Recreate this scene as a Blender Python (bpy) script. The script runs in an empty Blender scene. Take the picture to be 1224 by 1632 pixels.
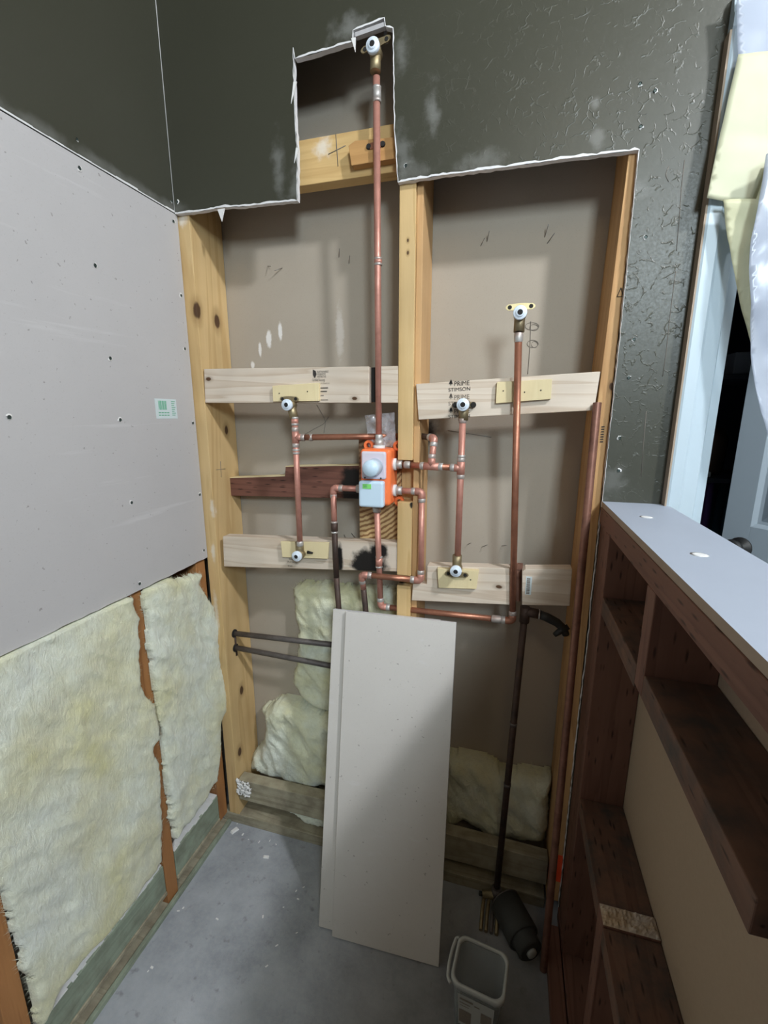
import bpy, bmesh, math, random
import numpy as np
from mathutils import Vector, Matrix, noise

random.seed(7)
SC = bpy.context.scene
COL = SC.collection
R = math.radians

# ------------------------------------------------------------------ camera
W, H, F = 1224.0, 1632.0, 708.0
YAW, PITCH = R(15.8), R(12.38)
CAM = np.array([0.0, -1.1, 1.40])
cam_data = bpy.data.cameras.new('camera')
cam = bpy.data.objects.new('camera', cam_data)
COL.objects.link(cam)
cam.location = CAM
cam.rotation_euler = (R(90) - PITCH, 0, YAW)
cam_data.sensor_fit = 'VERTICAL'
cam_data.sensor_height = 36.0
cam_data.lens = F / H * 36.0
cam_data.clip_start = 0.02
SC.camera = cam

# ------------------------------------------------------------------ world, lamps, exposure
wd = bpy.data.worlds.new('world'); SC.world = wd; wd.use_nodes = True
wd.node_tree.nodes['Background'].inputs[0].default_value = (0.9, 0.95, 1.0, 1)
wd.node_tree.nodes['Background'].inputs[1].default_value = 0.03

def lamp(name, loc, power, radius, col=(1, 1, 1)):
    l = bpy.data.lights.new(name, 'POINT')
    l.energy = power; l.shadow_soft_size = radius; l.color = col
    o = bpy.data.objects.new(name, l); COL.objects.link(o); o.location = loc
    return o
COOL = (0.93, 0.965, 1.0)
lamp('key_fill_light', (1.33, -1.22, 2.93), 152, 0.085, COOL)  # key light assumed from the shadow directions, no fixture modelled
lamp('key_fill_light', (0.25, -1.90, 2.70), 11, 0.25, (1.0, 0.76, 0.46))  # added weak warm fill for the shaded areas, no fixture behind it

# assumed area light behind the camera, read off the shadows; its window is added
wl_ = bpy.data.lights.new('assumed_rear_light', 'AREA'); wl_.energy = 46; wl_.shape = 'RECTANGLE'; wl_.size = 0.46; wl_.size_y = 0.5; wl_.color = (0.78, 0.92, 1.0)
wo = bpy.data.objects.new('assumed_rear_light', wl_); COL.objects.link(wo); wo.location = (0.88, -2.575, 2.33); wo.rotation_euler = (R(90), 0, 0)

SC.view_settings.view_transform = 'Standard'
SC.view_settings.look = 'None'
SC.view_settings.exposure = 0.12
SC.view_settings.gamma = 1.0
SC.view_settings.use_curve_mapping = False

# ------------------------------------------------------------------ pixel -> point on a real plane
cy_, sy_ = math.cos(YAW), math.sin(YAW); ct_, st_ = math.cos(PITCH), math.sin(PITCH)
RM = (np.array([[1, 0, 0], [0, ct_, -st_], [0, st_, ct_]])
      @ np.array([[1, 0, 0], [0, 0, -1], [0, 1, 0]])
      @ np.array([[cy_, -sy_, 0], [sy_, cy_, 0], [0, 0, 1]]).T)
def ray(x, y): return RM.T @ np.array([(x - W / 2) / F, (y - H / 2) / F, 1.0])
def onY(x, y, Y=0.0): d = ray(x, y); return Vector(CAM + d * ((Y - CAM[1]) / d[1]))
def onX(x, y, X): d = ray(x, y); return Vector(CAM + d * ((X - CAM[0]) / d[0]))
def onZ(x, y, Z=0.0): d = ray(x, y); return Vector(CAM + d * ((Z - CAM[2]) / d[2]))
def onP(x, y, p, n):
    d = Vector(ray(x, y)); c = Vector(CAM); return c + d * (n.dot(p - c) / n.dot(d))

# ------------------------------------------------------------------ materials
class NT:
    def __init__(s, name):
        s.m = bpy.data.materials.new(name); s.m.use_nodes = True
        s.t = s.m.node_tree; s.b = s.t.nodes['Principled BSDF']
        s.co = s.n('ShaderNodeTexCoord').outputs['Object']
    def n(s, typ, **k):
        nd = s.t.nodes.new(typ)
        for a, b in k.items(): setattr(nd, a, b)
        return nd
    def l(s, a, b): s.t.links.new(a, b)
    def map(s, scale=(1, 1, 1), rot=(0, 0, 0), loc=(0, 0, 0), src=None):
        m = s.n('ShaderNodeMapping'); s.l(src or s.co, m.inputs[0])
        m.inputs['Scale'].default_value = scale; m.inputs['Rotation'].default_value = rot
        m.inputs['Location'].default_value = loc
        return m.outputs[0]
    def noise(s, src, scale, detail=4, rough=0.6, dist=0.0):
        n = s.n('ShaderNodeTexNoise'); s.l(src, n.inputs['Vector'])
        n.inputs['Scale'].default_value = scale; n.inputs['Detail'].default_value = detail
        n.inputs['Roughness'].default_value = rough; n.inputs['Distortion'].default_value = dist
        return n.outputs['Fac']
    def ramp(s, fac, stops):
        r = s.n('ShaderNodeValToRGB'); s.l(fac, r.inputs[0])
        e = r.color_ramp.elements
        while len(e) < len(stops): e.new(0.5)
        for i, (p, c) in enumerate(stops):
            e[i].position = p
            e[i].color = (*c, 1) if isinstance(c, tuple) else (c, c, c, 1)
        return r.outputs[0]
    def math(s, op, a, b=None, c=None):
        m = s.n('ShaderNodeMath', operation=op)
        for i, v in enumerate((a, b, c)):
            if v is None: continue
            if isinstance(v, (int, float)): m.inputs[i].default_value = v
            else: s.l(v, m.inputs[i])
        return m.outputs[0]
    def mix(s, fac, a, b, mode='MIX'):
        m = s.n('ShaderNodeMix', data_type='RGBA', blend_type=mode)
        for sock, v in ((m.inputs[0], fac), (m.inputs[6], a), (m.inputs[7], b)):
            if isinstance(v, (int, float)): sock.default_value = v
            elif isinstance(v, tuple): sock.default_value = (*v, 1)
            else: s.l(v, sock)
        return m.outputs[2]
    def spot(s, pos, rad, wob=0.0, weights=(1, 1, 1), wscale=40, soft=0.35):
        """1 inside a blob around pos (object space), fading to 0 at rad"""
        sub = s.n('ShaderNodeVectorMath', operation='SUBTRACT'); s.l(s.co, sub.inputs[0]); sub.inputs[1].default_value = pos
        mul = s.n('ShaderNodeVectorMath', operation='MULTIPLY'); s.l(sub.outputs[0], mul.inputs[0]); mul.inputs[1].default_value = weights
        le = s.n('ShaderNodeVectorMath', operation='LENGTH'); s.l(mul.outputs[0], le.inputs[0])
        d = le.outputs['Value']
        if wob:
            nz = s.noise(s.co, wscale, 4)
            d = s.math('ADD', d, s.math('MULTIPLY', s.math('SUBTRACT', nz, 0.5), wob))
        mr = s.n('ShaderNodeMapRange', interpolation_type='SMOOTHSTEP'); s.l(d, mr.inputs[0])
        mr.inputs[1].default_value = rad; mr.inputs[2].default_value = rad * soft
        return mr.outputs[0]
    def bump(s, h, strength=0.3, dist=0.002):
        b = s.n('ShaderNodeBump'); s.l(h, b.inputs['Height'])
        b.inputs['Strength'].default_value = strength; b.inputs['Distance'].default_value = dist
        s.l(b.outputs[0], s.b.inputs['Normal'])
    def fin(s, col=None, rough=0.6, metal=0.0, **k):
        if col is not None:
            if isinstance(col, tuple): s.b.inputs['Base Color'].default_value = (*col, 1)
            else: s.l(col, s.b.inputs['Base Color'])
        if isinstance(rough, (int, float)): s.b.inputs['Roughness'].default_value = rough
        else: s.l(rough, s.b.inputs['Roughness'])
        s.b.inputs['Metallic'].default_value = metal
        for a, v in k.items(): s.b.inputs[a.replace('_', ' ')].default_value = v
        return s.m

def plain(name, col, rough=0.6, metal=0.0, var=0.12, scale=40, bump=0.0, **k):
    t = NT(name)
    nz = t.noise(t.co, scale, 5)
    c = t.mix(nz, tuple(max(0, v * (1 - var)) for v in col), tuple(min(1, v * (1 + var)) for v in col))
    if bump: t.bump(nz, bump, 0.001)
    return t.fin(c, rough, metal, **k)

def wood(name, light, dark, axis='x', ring=14, knots=(), burns=(), marks=(), incise=False, rough=0.62, fiber=0.5, contrast=1.0, dirt=None):
    """grain runs along axis; knots/burns/pale marks at given points"""
    t = NT(name)
    st = {'x': (0.055, 1, 1), 'y': (1, 0.055, 1), 'z': (1, 1, 0.055)}[axis]
    off = (random.random() * 5, random.random() * 5, random.random() * 5)
    v = t.map(st, loc=off)
    big = t.noise(v, ring, 3, 0.55, 0.6)
    saw = t.math('FRACT', t.math('MULTIPLY', big, 7.0))
    ringv = t.ramp(saw, [(0.0, 0.0), (0.62, 0.35), (0.9, 1.0), (1.0, 0.05)])
    fine = t.noise(v, 260, 4, 0.7)
    tone = t.noise(t.map((1, 1, 1)), 5, 2)
    f = t.math('MULTIPLY', t.math('ADD', t.math('MULTIPLY', ringv, 0.6 * contrast), t.math('MULTIPLY', fine, fiber)), 0.8)
    col = t.mix(f, light, dark)
    tn = t.ramp(tone, [(0.3, 0.86), (0.7, 1.08)])
    col = t.mix(1.0, col, tn, 'MULTIPLY')
    if dirt:
        dn = t.ramp(t.noise(t.co, 22, 5), [(0.42, 0.0), (0.68, 1.0)])
        col = t.mix(t.math('MULTIPLY', dn, dirt[1]), col, dirt[0])
    h = fine
    if incise:
        s2 = {'x': (18, 95, 95), 'y': (95, 18, 95), 'z': (95, 95, 18)}[axis]
        vo = t.n('ShaderNodeTexVoronoi', feature='F1'); t.l(t.map(s2), vo.inputs['Vector']); vo.inputs['Scale'].default_value = 1.0
        vo.inputs['Randomness'].default_value = 0.75
        da = t.ramp(vo.outputs['Distance'], [(0.10, 1.0), (0.24, 0.0)])
        col = t.mix(t.math('MULTIPLY', da, 0.75), col, tuple(c * 0.18 for c in dark))
        h = t.math('SUBTRACT', fine, da)
    for k in knots:
        p, r = k[0], k[1]
        wt = {'x': (0.6, 1, 1), 'y': (1, 0.6, 1), 'z': (1, 1, 0.6)}[axis]
        halo = t.spot(p, r * 2.2, r * 0.8, wt)
        core = t.spot(p, r, r * 0.5, wt, soft=0.6)
        col = t.mix(t.math('MULTIPLY', halo, 0.5), col, tuple(c * 0.6 for c in dark))
        col = t.mix(core, col, (0.09, 0.045, 0.022))
    for p, r, wt in burns:
        col = t.mix(t.spot(p, r, r * 1.1, wt, 26, 0.55), col, (0.012, 0.010, 0.009))
    for p, r, wt, c in marks:
        col = t.mix(t.math('MULTIPLY', t.spot(p, r, r * 1.6, wt, 45, 0.1), 0.6), col, c)
    t.bump(h, 0.35, 0.0008)
    return t.fin(col, rough, 0.0, Specular_IOR_Level=0.3)

# pines and firs (linear colours)
PINE_L, PINE_D = (0.74, 0.65, 0.55), (0.50, 0.37, 0.26)
STUD_L, STUD_D = (0.68, 0.49, 0.25), (0.46, 0.27, 0.10)
FIR_L, FIR_D = (0.21, 0.105, 0.072), (0.11, 0.047, 0.033)
OLD_L, OLD_D = (0.42, 0.20, 0.075), (0.22, 0.085, 0.03)

def m_kraft():
    t = NT('gypsum_back_paper')
    a = t.noise(t.co, 3, 4); b = t.noise(t.co, 420, 2)
    c = t.mix(a, (0.37, 0.32, 0.26), (0.45, 0.395, 0.33))
    c = t.mix(t.math('MULTIPLY', t.ramp(b, [(0.62, 0.0), (0.75, 1.0)]), 0.25), c, (0.22, 0.17, 0.12))
    for px, py, r, wt in ((300, 700, 0.0, (1, 1, 1)),):
        pass
    for p, r, wt in ((onY(428, 540, .14), 0.018, (1.7, 1, .6)), (onY(446, 528, .14), 0.018, (2.2, 1, .55)), (onY(414, 557, .14), 0.012, (2.0, 1, .45)),
                     (onY(402, 582, .14), 0.008, (1, 1, .6)), (onY(541, 530, .14), 0.03, (2, 1, .35))):
        c = t.mix(t.math('MULTIPLY', t.spot(p, r, r * 1.0, wt, 60, 0.5), 0.9 if r < 0.03 else 0.25), c, (0.78, 0.76, 0.74))
    for p in (onY(470, 760, .14), onY(455, 840, .14), onY(735, 700, .14), onY(560, 860, .14)):
        c = t.mix(t.math('MULTIPLY', t.spot(p, 0.06, 0.05, (1, 1, .7), 20, 0.1), 0.25), c, (0.6, 0.57, 0.52))
    c = t.mix(t.spot(onY(675, 688, .14), 0.06, 0.05, (1, 1, 1), 25, 0.3), c, (0.02, 0.016, 0.013))
    t.bump(b, 0.15, 0.0006)
    return t.fin(c, 0.85, 0, Specular_IOR_Level=0.15)

def m_greyboard(name='grey_drywall_paper', base=(0.50, 0.485, 0.49)):
    t = NT(name)
    a = t.noise(t.co, 4, 5, 0.65); b = t.noise(t.co, 300, 3); s = t.noise(t.co, 90, 2)
    c = t.mix(a, tuple(v * 0.93 for v in base), tuple(v * 1.06 for v in base))
    c = t.mix(t.math('MULTIPLY', t.ramp(b, [(0.6, 0.0), (0.72, 1.0)]), 0.16), c, (0.30, 0.27, 0.24))
    c = t.mix(t.math('MULTIPLY', t.ramp(s, [(0.70, 0.0), (0.74, 1.0)]), 0.5), c, (0.14, 0.12, 0.11))
    d = t.noise(t.map((1, 0.15, 2.5)), 14, 5)
    c = t.mix(t.math('MULTIPLY', t.ramp(d, [(0.62, 0.0), (0.74, 1.0)]), 0.35), c, (0.68, 0.67, 0.68))
    t.bump(b, 0.12, 0.0006)
    return t.fin(c, 0.7, 0, Specular_IOR_Level=0.25)

def m_olive():
    t = NT('olive_paint')
    a = t.noise(t.co, 2.2, 4); b = t.noise(t.co, 220, 4)
    c = t.mix(a, (0.038, 0.038, 0.025), (0.048, 0.048, 0.034))
    c = t.mix(t.math('MULTIPLY', t.ramp(b, [(0.66, 0.0), (0.8, 1.0)]), 0.2), c, (0.2, 0.2, 0.18))
    # skip-trowel squiggles: broken ridge lines, mainly on the right part
    nz = t.n('ShaderNodeTexNoise'); t.l(t.co, nz.inputs['Vector']); nz.inputs['Scale'].default_value = 24; nz.inputs['Detail'].default_value = 3
    off = t.n('ShaderNodeVectorMath', operation='MULTIPLY_ADD'); t.l(nz.outputs['Color'], off.inputs[0])
    off.inputs[1].default_value = (0.06, 0.06, 0.06); t.l(t.co, off.inputs[2])
    vo = t.n('ShaderNodeTexVoronoi', feature='DISTANCE_TO_EDGE'); t.l(off.outputs[0], vo.inputs['Vector']); vo.inputs['Scale'].default_value = 38
    ridge = t.ramp(vo.outputs['Distance'], [(0.0, 1.0), (0.06, 0.0)])
    msk = t.ramp(t.noise(t.co, 44, 3), [(0.50, 0.0), (0.60, 1.0)])
    sx = t.n('ShaderNodeSeparateXYZ'); t.l(t.co, sx.inputs[0])
    mr = t.n('ShaderNodeMapRange'); t.l(sx.outputs[0], mr.inputs[0])
    mr.inputs[1].default_value = -0.35; mr.inputs[2].default_value = 0.22; mr.inputs[3].default_value = 0.05; mr.inputs[4].default_value = 1.0
    rg = t.math('MULTIPLY', t.math('MULTIPLY', ridge, msk), mr.outputs[0])
    lump = t.noise(t.co, 45, 3)
    c = t.mix(t.math('MULTIPLY', rg, 0.16), c, (0.2, 0.2, 0.18))
    wh = (0.50, 0.50, 0.49)
    for px, py, r, wt, k in ((445, 265, .05, (2.2, 1, .6), .5), (470, 300, .05, (2, 1, .7), .4), (560, 45, .06, (1, 1, 1.6), .6), (690, 175, .04, (2, 1, .6), .55),
                             (640, 235, .05, (1.6, 1, .8), .45), (640, 90, .04, (1.6, 1, .8), .5), (660, 275, .05, (.7, 1, 1.6), .3), (770, 258, .05, (.7, 1, 1.6), .4),
                             (950, 165, .012, (1, 1, 1), .5), (950, 220, .02, (1, 1, 1), .4), (1018, 300, .03, (.8, 1, 1.2), .3), (970, 770, .05, (1, 1, 1), .3)):
        c = t.mix(t.math('MULTIPLY', t.spot(onY(px, py, -.0127), r, r * 2.2, wt, 28, 0.0), k * .42), c, wh)
    for i in range(9):
        p = (-.868, -0.02 - .11 * i, 1.915)
        c = t.mix(t.math('MULTIPLY', t.spot(p, .05, .05, (1, .6, 2.4), 35, 0.1), .16), c, wh)
    hb = t.math('ADD', t.math('ADD', rg, t.math('MULTIPLY', b, 0.10)), t.math('MULTIPLY', lump, t.math('MULTIPLY', mr.outputs[0], 0.5)))
    t.bump(hb, 0.36, 0.0014)
    return t.fin(c, t.ramp(b, [(0.3, 0.36), (0.7, 0.46)]), 0, Specular_IOR_Level=0.5)

def m_concrete():
    t = NT('concrete')
    a = t.noise(t.co, 5, 6, 0.65); b = t.noise(t.co, 90, 5, 0.7); s = t.noise(t.co, 30, 3)
    c = t.ramp(a, [(0.3, (0.215, 0.23, 0.255)), (0.5, (0.33, 0.35, 0.385)), (0.72, (0.45, 0.47, 0.51))])
    c = t.mix(t.math('MULTIPLY', t.ramp(b, [(0.4, 0.0), (0.75, 1.0)]), 0.35), c, (0.46, 0.45, 0.46))
    c = t.mix(t.math('MULTIPLY', t.ramp(s, [(0.62, 0.0), (0.72, 1.0)]), 0.4), c, (0.10, 0.09, 0.085))
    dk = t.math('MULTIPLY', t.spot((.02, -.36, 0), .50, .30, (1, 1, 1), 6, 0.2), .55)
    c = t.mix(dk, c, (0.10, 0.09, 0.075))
    t.bump(b, 0.5, 0.002)
    return t.fin(c, 0.8, 0, Specular_IOR_Level=0.3)

def m_copper(name, a, b, tarn, rough=0.36, amt=0.5, metal=0.85):
    t = NT(name)
    n1 = t.noise(t.co, 60, 5, 0.65); n2 = t.noise(t.co, 20, 3)
    c = t.mix(n1, a, b)
    c = t.mix(t.math('MULTIPLY', t.ramp(n2, [(0.45, 0.0), (0.7, 1.0)]), amt), c, tarn)
    t.bump(n1, 0.1, 0.0005)
    return t.fin(c, t.ramp(n1, [(0.3, rough), (0.7, rough + 0.2)]), metal)

def m_fibre():
    t = NT('yellow_fibreglass')
    a = t.noise(t.co, 3.6, 4, 0.6); b = t.noise(t.map((1, 1, 0.5)), 120, 6, 0.75); g = t.noise(t.map((1, 1.6, .8), rot=(.6, 0, 0)), 11, 5)
    c = t.ramp(a, [(0.28, (0.70, 0.67, 0.33)), (0.42, (0.75, 0.74, 0.52)), (0.55, (0.77, 0.80, 0.68)), (0.7, (0.80, 0.84, 0.79))])
    c = t.mix(t.math('MULTIPLY', t.ramp(g, [(0.58, 0.0), (0.75, 1.0)]), 0.4), c, (0.52, 0.54, 0.50))
    fb = t.noise(t.map((1, 2.2, 0.8), rot=(.6, 0, 0)), 34, 5, 0.7, 1.5)
    c = t.mix(t.math('MULTIPLY', t.ramp(fb, [(.40, 1.0), (.56, 0.0)]), 0.22), c, (0.46, 0.45, 0.30))
    t.bump(t.math('ADD', b, t.math('MULTIPLY', fb, 1.2)), 0.6, 0.006)
    return t.fin(c, 0.95, 0, Specular_IOR_Level=0.05, Sheen_Weight=0.3)

def m_clear(name, tint=(0.9, 0.93, 0.96), alpha=0.25, rough=0.12):
    t = NT(name)
    n1 = t.noise(t.co, 35, 4); t.bump(n1, 0.6, 0.004)
    al = t.ramp(t.noise(t.co, 28, 4, 0.6, 1.2), [(0.35, alpha * 0.5), (0.62, min(1, alpha * 2.0))])
    t.l(al, t.b.inputs['Alpha'])
    return t.fin(tint, rough, 0, Specular_IOR_Level=0.8)

M = {}
M['kraft'] = m_kraft()
M['grey'] = m_greyboard()
M['grey2'] = m_greyboard('loose_drywall_paper', (0.61, 0.58, 0.55))
M['olive'] = m_olive()
M['gyp'] = plain('gypsum_core', (0.70, 0.69, 0.70), 0.9, var=0.1, scale=120, bump=0.4)
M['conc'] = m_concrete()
M['cop'] = m_copper('copper_pink', (0.66, 0.33, 0.265), (0.50, 0.22, 0.17), (0.26, 0.12, 0.09), 0.36, .4, .4)
M['copb'] = m_copper('copper_brown', (0.46, 0.20, 0.125), (0.32, 0.135, 0.085), (0.18, 0.08, 0.05), 0.32, .5, .6)
M['burnt'] = m_copper('burnt_pipe', (0.055, 0.04, 0.034), (0.10, 0.055, 0.04), (0.018, 0.014, 0.013), 0.5, 0.7, 0.35)
M['oldpipe'] = m_copper('dull_grey_pipe', (0.10, 0.085, 0.08), (0.19, 0.17, 0.165), (0.06, 0.05, 0.047), 0.5, 0.6, 0.4)
M['solder'] = m_copper('solder', (0.62, 0.60, 0.58), (0.42, 0.40, 0.38), (0.34, 0.20, 0.15), 0.38, 0.8, 0.5)
M['brass'] = m_copper('brass', (0.40, 0.33, 0.20), (0.27, 0.21, 0.12), (0.12, 0.09, 0.06), 0.42, 0.6, 0.75)
M['brassl'] = m_copper('pale_brass', (0.72, 0.62, 0.36), (0.58, 0.48, 0.26), (0.40, 0.32, 0.17), 0.38, 0.3, 0.7)
M['plug'] = plain('white_plug_plastic', (0.72, 0.80, 0.90), 0.35, var=0.04)
M['black'] = plain('black_rubber', (0.018, 0.018, 0.018), 0.55)
M['dark'] = plain('dark_hole', (0.012, 0.011, 0.010), 0.8)
M['orange'] = plain('orange_plastic', (0.95, 0.21, 0.065), 0.35, var=0.05)
M['cover'] = plain('milky_cover_plastic', (0.72, 0.66, 0.74), 0.3, var=0.04, Subsurface_Weight=0.25, Subsurface_Radius=(0.01, 0.01, 0.01))
M['coverb'] = plain('milky_blue_plastic', (0.62, 0.78, 0.92), 0.3, var=0.04)
M['green'] = plain('green_sticker', (0.25, 0.75, 0.18), 0.5)
M['ink'] = plain('stamp_ink', (0.035, 0.03, 0.028), 0.8, var=0.3, scale=300)
M['ink2'] = plain('faded_stamp_ink', (0.20, 0.17, 0.14), 0.8, var=0.4, scale=300)
M['barg'] = plain('green_print', (0.14, 0.42, 0.27), 0.7)
M['label'] = plain('paper_label', (0.62, 0.70, 0.72), 0.5, var=0.03)
M['pencil'] = plain('pencil', (0.16, 0.14, 0.12), 0.7)
M['steel'] = plain('steel_wire', (0.25, 0.24, 0.23), 0.4, 0.8)
M['nail'] = plain('screw_head', (0.05, 0.07, 0.065), 0.5, 0.5)
M['white'] = plain('white_trim_paint', (0.50, 0.60, 0.67), 0.4, var=0.02)
M['cap'] = plain('cap_drywall_paper', (0.36, 0.40, 0.48), 0.6, var=0.05, scale=9)
M['jambtan'] = plain('bare_casing_edge', (0.36, 0.28, 0.21), 0.7)
M['door'] = plain('grey_door_paint', (0.34, 0.40, 0.45), 0.45, var=0.02)
M['paper'] = plain('masking_paper', (0.56, 0.55, 0.36), 0.6, var=0.06, scale=12)
M['tape'] = plain('masking_tape', (0.55, 0.55, 0.39), 0.55, var=0.05, scale=20)
M['sheet'] = plain('hanging_plastic_sheet', (0.52, 0.57, 0.68), 0.22, var=0.04, scale=8, Alpha=0.58)
M['bag'] = m_clear('clear_bag_plastic', (0.86, 0.86, 0.92), 0.22, 0.12)
M['tub'] = plain('tub_plastic', (0.34, 0.37, 0.37), 0.3, var=0.03, Alpha=0.38)
M['tubrim'] = plain('tub_rim_plastic', (0.40, 0.41, 0.39), 0.4)
M['fibre'] = m_fibre()
M['trt'] = wood('green_treated_wood', (0.33, 0.38, 0.29), (0.19, 0.235, 0.18), 'y', 10, dirt=((0.12, 0.11, 0.08), 0.5))
M['trtx'] = wood('dusty_treated_wood', (0.42, 0.38, 0.28), (0.24, 0.21, 0.14), 'x', 10, dirt=((0.13, 0.10, 0.07), 0.5))
M['firx'] = wood('dark_fir_x', FIR_L, FIR_D, 'x', 10, incise=True)
M['firy'] = wood('dark_fir_y', FIR_L, FIR_D, 'y', 10, incise=True)
M['firz'] = wood('dark_fir_z', FIR_L, FIR_D, 'z', 10, incise=True)
M['fird'] = wood('grimy_fir', (0.17, 0.092, 0.06), (0.095, 0.047, 0.032), 'y', 10, incise=True, dirt=((0.05, 0.045, 0.04), 0.85))
M['oldz'] = wood('old_stud_wood', OLD_L, OLD_D, 'z', 10)
M['shim'] = wood('pale_plywood', (0.80, 0.68, 0.42), (0.68, 0.54, 0.30), 'z', 8, contrast=0.5, fiber=0.3)
M['rust'] = wood('weathered_end', (0.52, 0.40, 0.26), (0.25, 0.16, 0.10), 'x', 30, dirt=((0.55, 0.52, 0.48), 0.8))
M['ceil'] = plain('ceiling_paint', (0.22, 0.215, 0.20), 0.85, var=0.03)
M['room'] = plain('room_wall_paint', (0.09, 0.085, 0.07), 0.8, var=0.03)
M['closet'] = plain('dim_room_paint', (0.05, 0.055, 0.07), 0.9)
M['spray'] = plain('orange_marking_paint', (0.85, 0.09, 0.025), 0.5)
M['caulk'] = plain('white_joint_compound', (0.72, 0.72, 0.72), 0.8, var=0.08)
M['chip'] = plain('plaster', (0.76, 0.75, 0.74), 0.9, var=0.06)
M['chipd'] = plain('grey_torn_paper', (0.5, 0.5, 0.49), 0.9, var=0.1)
M['gypd'] = plain('grey_gypsum', (0.42, 0.41, 0.42), 0.9, var=0.15, scale=120)
M['tan'] = plain('brown_back_paper', (0.36, 0.27, 0.185), 0.85, var=0.08, scale=200)
M['oldcop'] = m_copper('tarnished_copper', (0.34, 0.17, 0.125), (0.22, 0.10, 0.07), (0.11, 0.055, 0.04), 0.34, .6, .55)
M['charcoal'] = plain('dark_grey_foam', (0.045, 0.047, 0.045), 0.7, var=0.2)
M['purple'] = plain('purple_cloth', (0.10, 0.05, 0.18), 0.9)
M['teal'] = plain('teal_cloth', (0.02, 0.06, 0.08), 0.9)
M['boxgrey'] = plain('grey_card', (0.40, 0.40, 0.42), 0.8)
M['brownthing'] = plain('brown_leather', (0.10, 0.06, 0.04), 0.6)

# ------------------------------------------------------------------ mesh builder
class MB:
    def __init__(s): s.v = []; s.f = []; s.mi = []; s.sm = []
    def add(s, vs, fs, mi=0, smooth=False):
        o = len(s.v); s.v += [tuple(p) for p in vs]
        for f in fs: s.f.append(tuple(i + o for i in f)); s.mi.append(mi); s.sm.append(smooth)
        return s
    def box(s, x0, x1, y0, y1, z0, z1, mi=0):
        vs = [(x, y, z) for z in (z0, z1) for y in (y0, y1) for x in (x0, x1)]
        return s.add(vs, [(0, 2, 3, 1), (4, 5, 7, 6), (0, 1, 5, 4), (1, 3, 7, 5), (3, 2, 6, 7), (2, 0, 4, 6)], mi)
    def hexa(s, a, b, mi=0):
        """two matching quads (front a, back b)"""
        n = len(a)
        fs = [tuple(range(n)), tuple(reversed(range(n, 2 * n)))]
        for i in range(n): j = (i + 1) % n; fs.append((i, i + n, j + n, j))
        return s.add(list(a) + list(b), fs, mi)
    def tube(s, pts, r, n=14, cap=True, mi=0):
        pts = [Vector(p) for p in pts]; rs = r if isinstance(r, (list, tuple)) else [r] * len(pts)
        d = (pts[1] - pts[0]).normalized()
        ref = Vector((0, 0, 1)) if abs(d.z) < 0.9 else Vector((0, 1, 0))
        u = d.cross(ref).normalized(); vs = []
        for i, p in enumerate(pts):
            if i == 0: t = pts[1] - pts[0]
            elif i == len(pts) - 1: t = pts[-1] - pts[-2]
            else: t = (pts[i + 1] - p).normalized() + (p - pts[i - 1]).normalized()
            t.normalize(); u = (u - t * u.dot(t)).normalized(); w = t.cross(u)
            for k in range(n):
                a = 2 * math.pi * k / n; vs.append(p + (u * math.cos(a) + w * math.sin(a)) * rs[i])
        fs = []
        for i in range(len(pts) - 1):
            for k in range(n):
                k2 = (k + 1) % n; fs.append((i * n + k, i * n + k2, (i + 1) * n + k2, (i + 1) * n + k))
        s.add(vs, fs, mi, True)
        if cap:
            o = len(s.v) - len(vs)
            s.f.append(tuple(o + k for k in reversed(range(n)))); s.mi.append(mi); s.sm.append(False)
            e = o + (len(pts) - 1) * n
            s.f.append(tuple(e + k for k in range(n))); s.mi.append(mi); s.sm.append(False)
        return s
    def build(s, name, mats, parent=None, bevel=0.0, seg=2, label=None):
        me = bpy.data.meshes.new(name); me.from_pydata(s.v, [], s.f)
        for m in (mats if isinstance(mats, (list, tuple)) else [mats]): me.materials.append(m)
        for p, mi, sm in zip(me.polygons, s.mi, s.sm): p.material_index = mi; p.use_smooth = sm
        bm = bmesh.new(); bm.from_mesh(me); bmesh.ops.recalc_face_normals(bm, faces=bm.faces); bm.to_mesh(me); bm.free()
        o = bpy.data.objects.new(name, me); COL.objects.link(o)
        if bevel:
            b = o.modifiers.new('bevel', 'BEVEL'); b.width = bevel; b.segments = seg; b.limit_method = 'ANGLE'; b.angle_limit = R(40)
        if parent: adopt(o, parent)
        if label: o['label'] = label
        return o

def adopt(o, p):
    loc = Vector(p.location)
    q = p.parent
    while q: loc += Vector(q.matrix_parent_inverse.translation) + Vector(q.location) if q.type == 'EMPTY' else Vector((0, 0, 0)); q = q.parent
    o.parent = p
    o.matrix_parent_inverse = Matrix.Translation(-Vector(p.location)) if p.parent is None else Matrix.Identity(4)

def empty(name, loc, label, cat, group=None):
    o = bpy.data.objects.new(name, None); COL.objects.link(o); o.location = loc; o.empty_display_size = 0.05
    return tag(o, label, cat, group)
def tag(o, label, cat, group=None):
    o['label'] = label; o['category'] = cat
    if group: o['group'] = group
    return o
def struct(o): o['kind'] = 'structure'; return o

def quad(px, Y): return [onY(x, y, Y) for x, y in px]
def slab(px, Y, t):
    """board whose front face corners lie at these pixels on the plane y=Y; extruded t into the wall"""
    a = quad(px, Y); b = [p + Vector((0, t, 0)) for p in a]
    return MB().hexa(a, b)

def jag(pts, step=0.012, amp=0.0015):
    """subdivide an open chain with small jitter"""
    out = []
    for a, b in zip(pts[:-1], pts[1:]):
        a = Vector(a); b = Vector(b); n = max(1, int((b - a).length / step))
        for i in range(n):
            p = a.lerp(b, i / n)
            if i: p += Vector((random.uniform(-amp, amp), random.uniform(-amp, amp)))
            out.append(p)
    out.append(Vector(pts[-1])); return out

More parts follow.
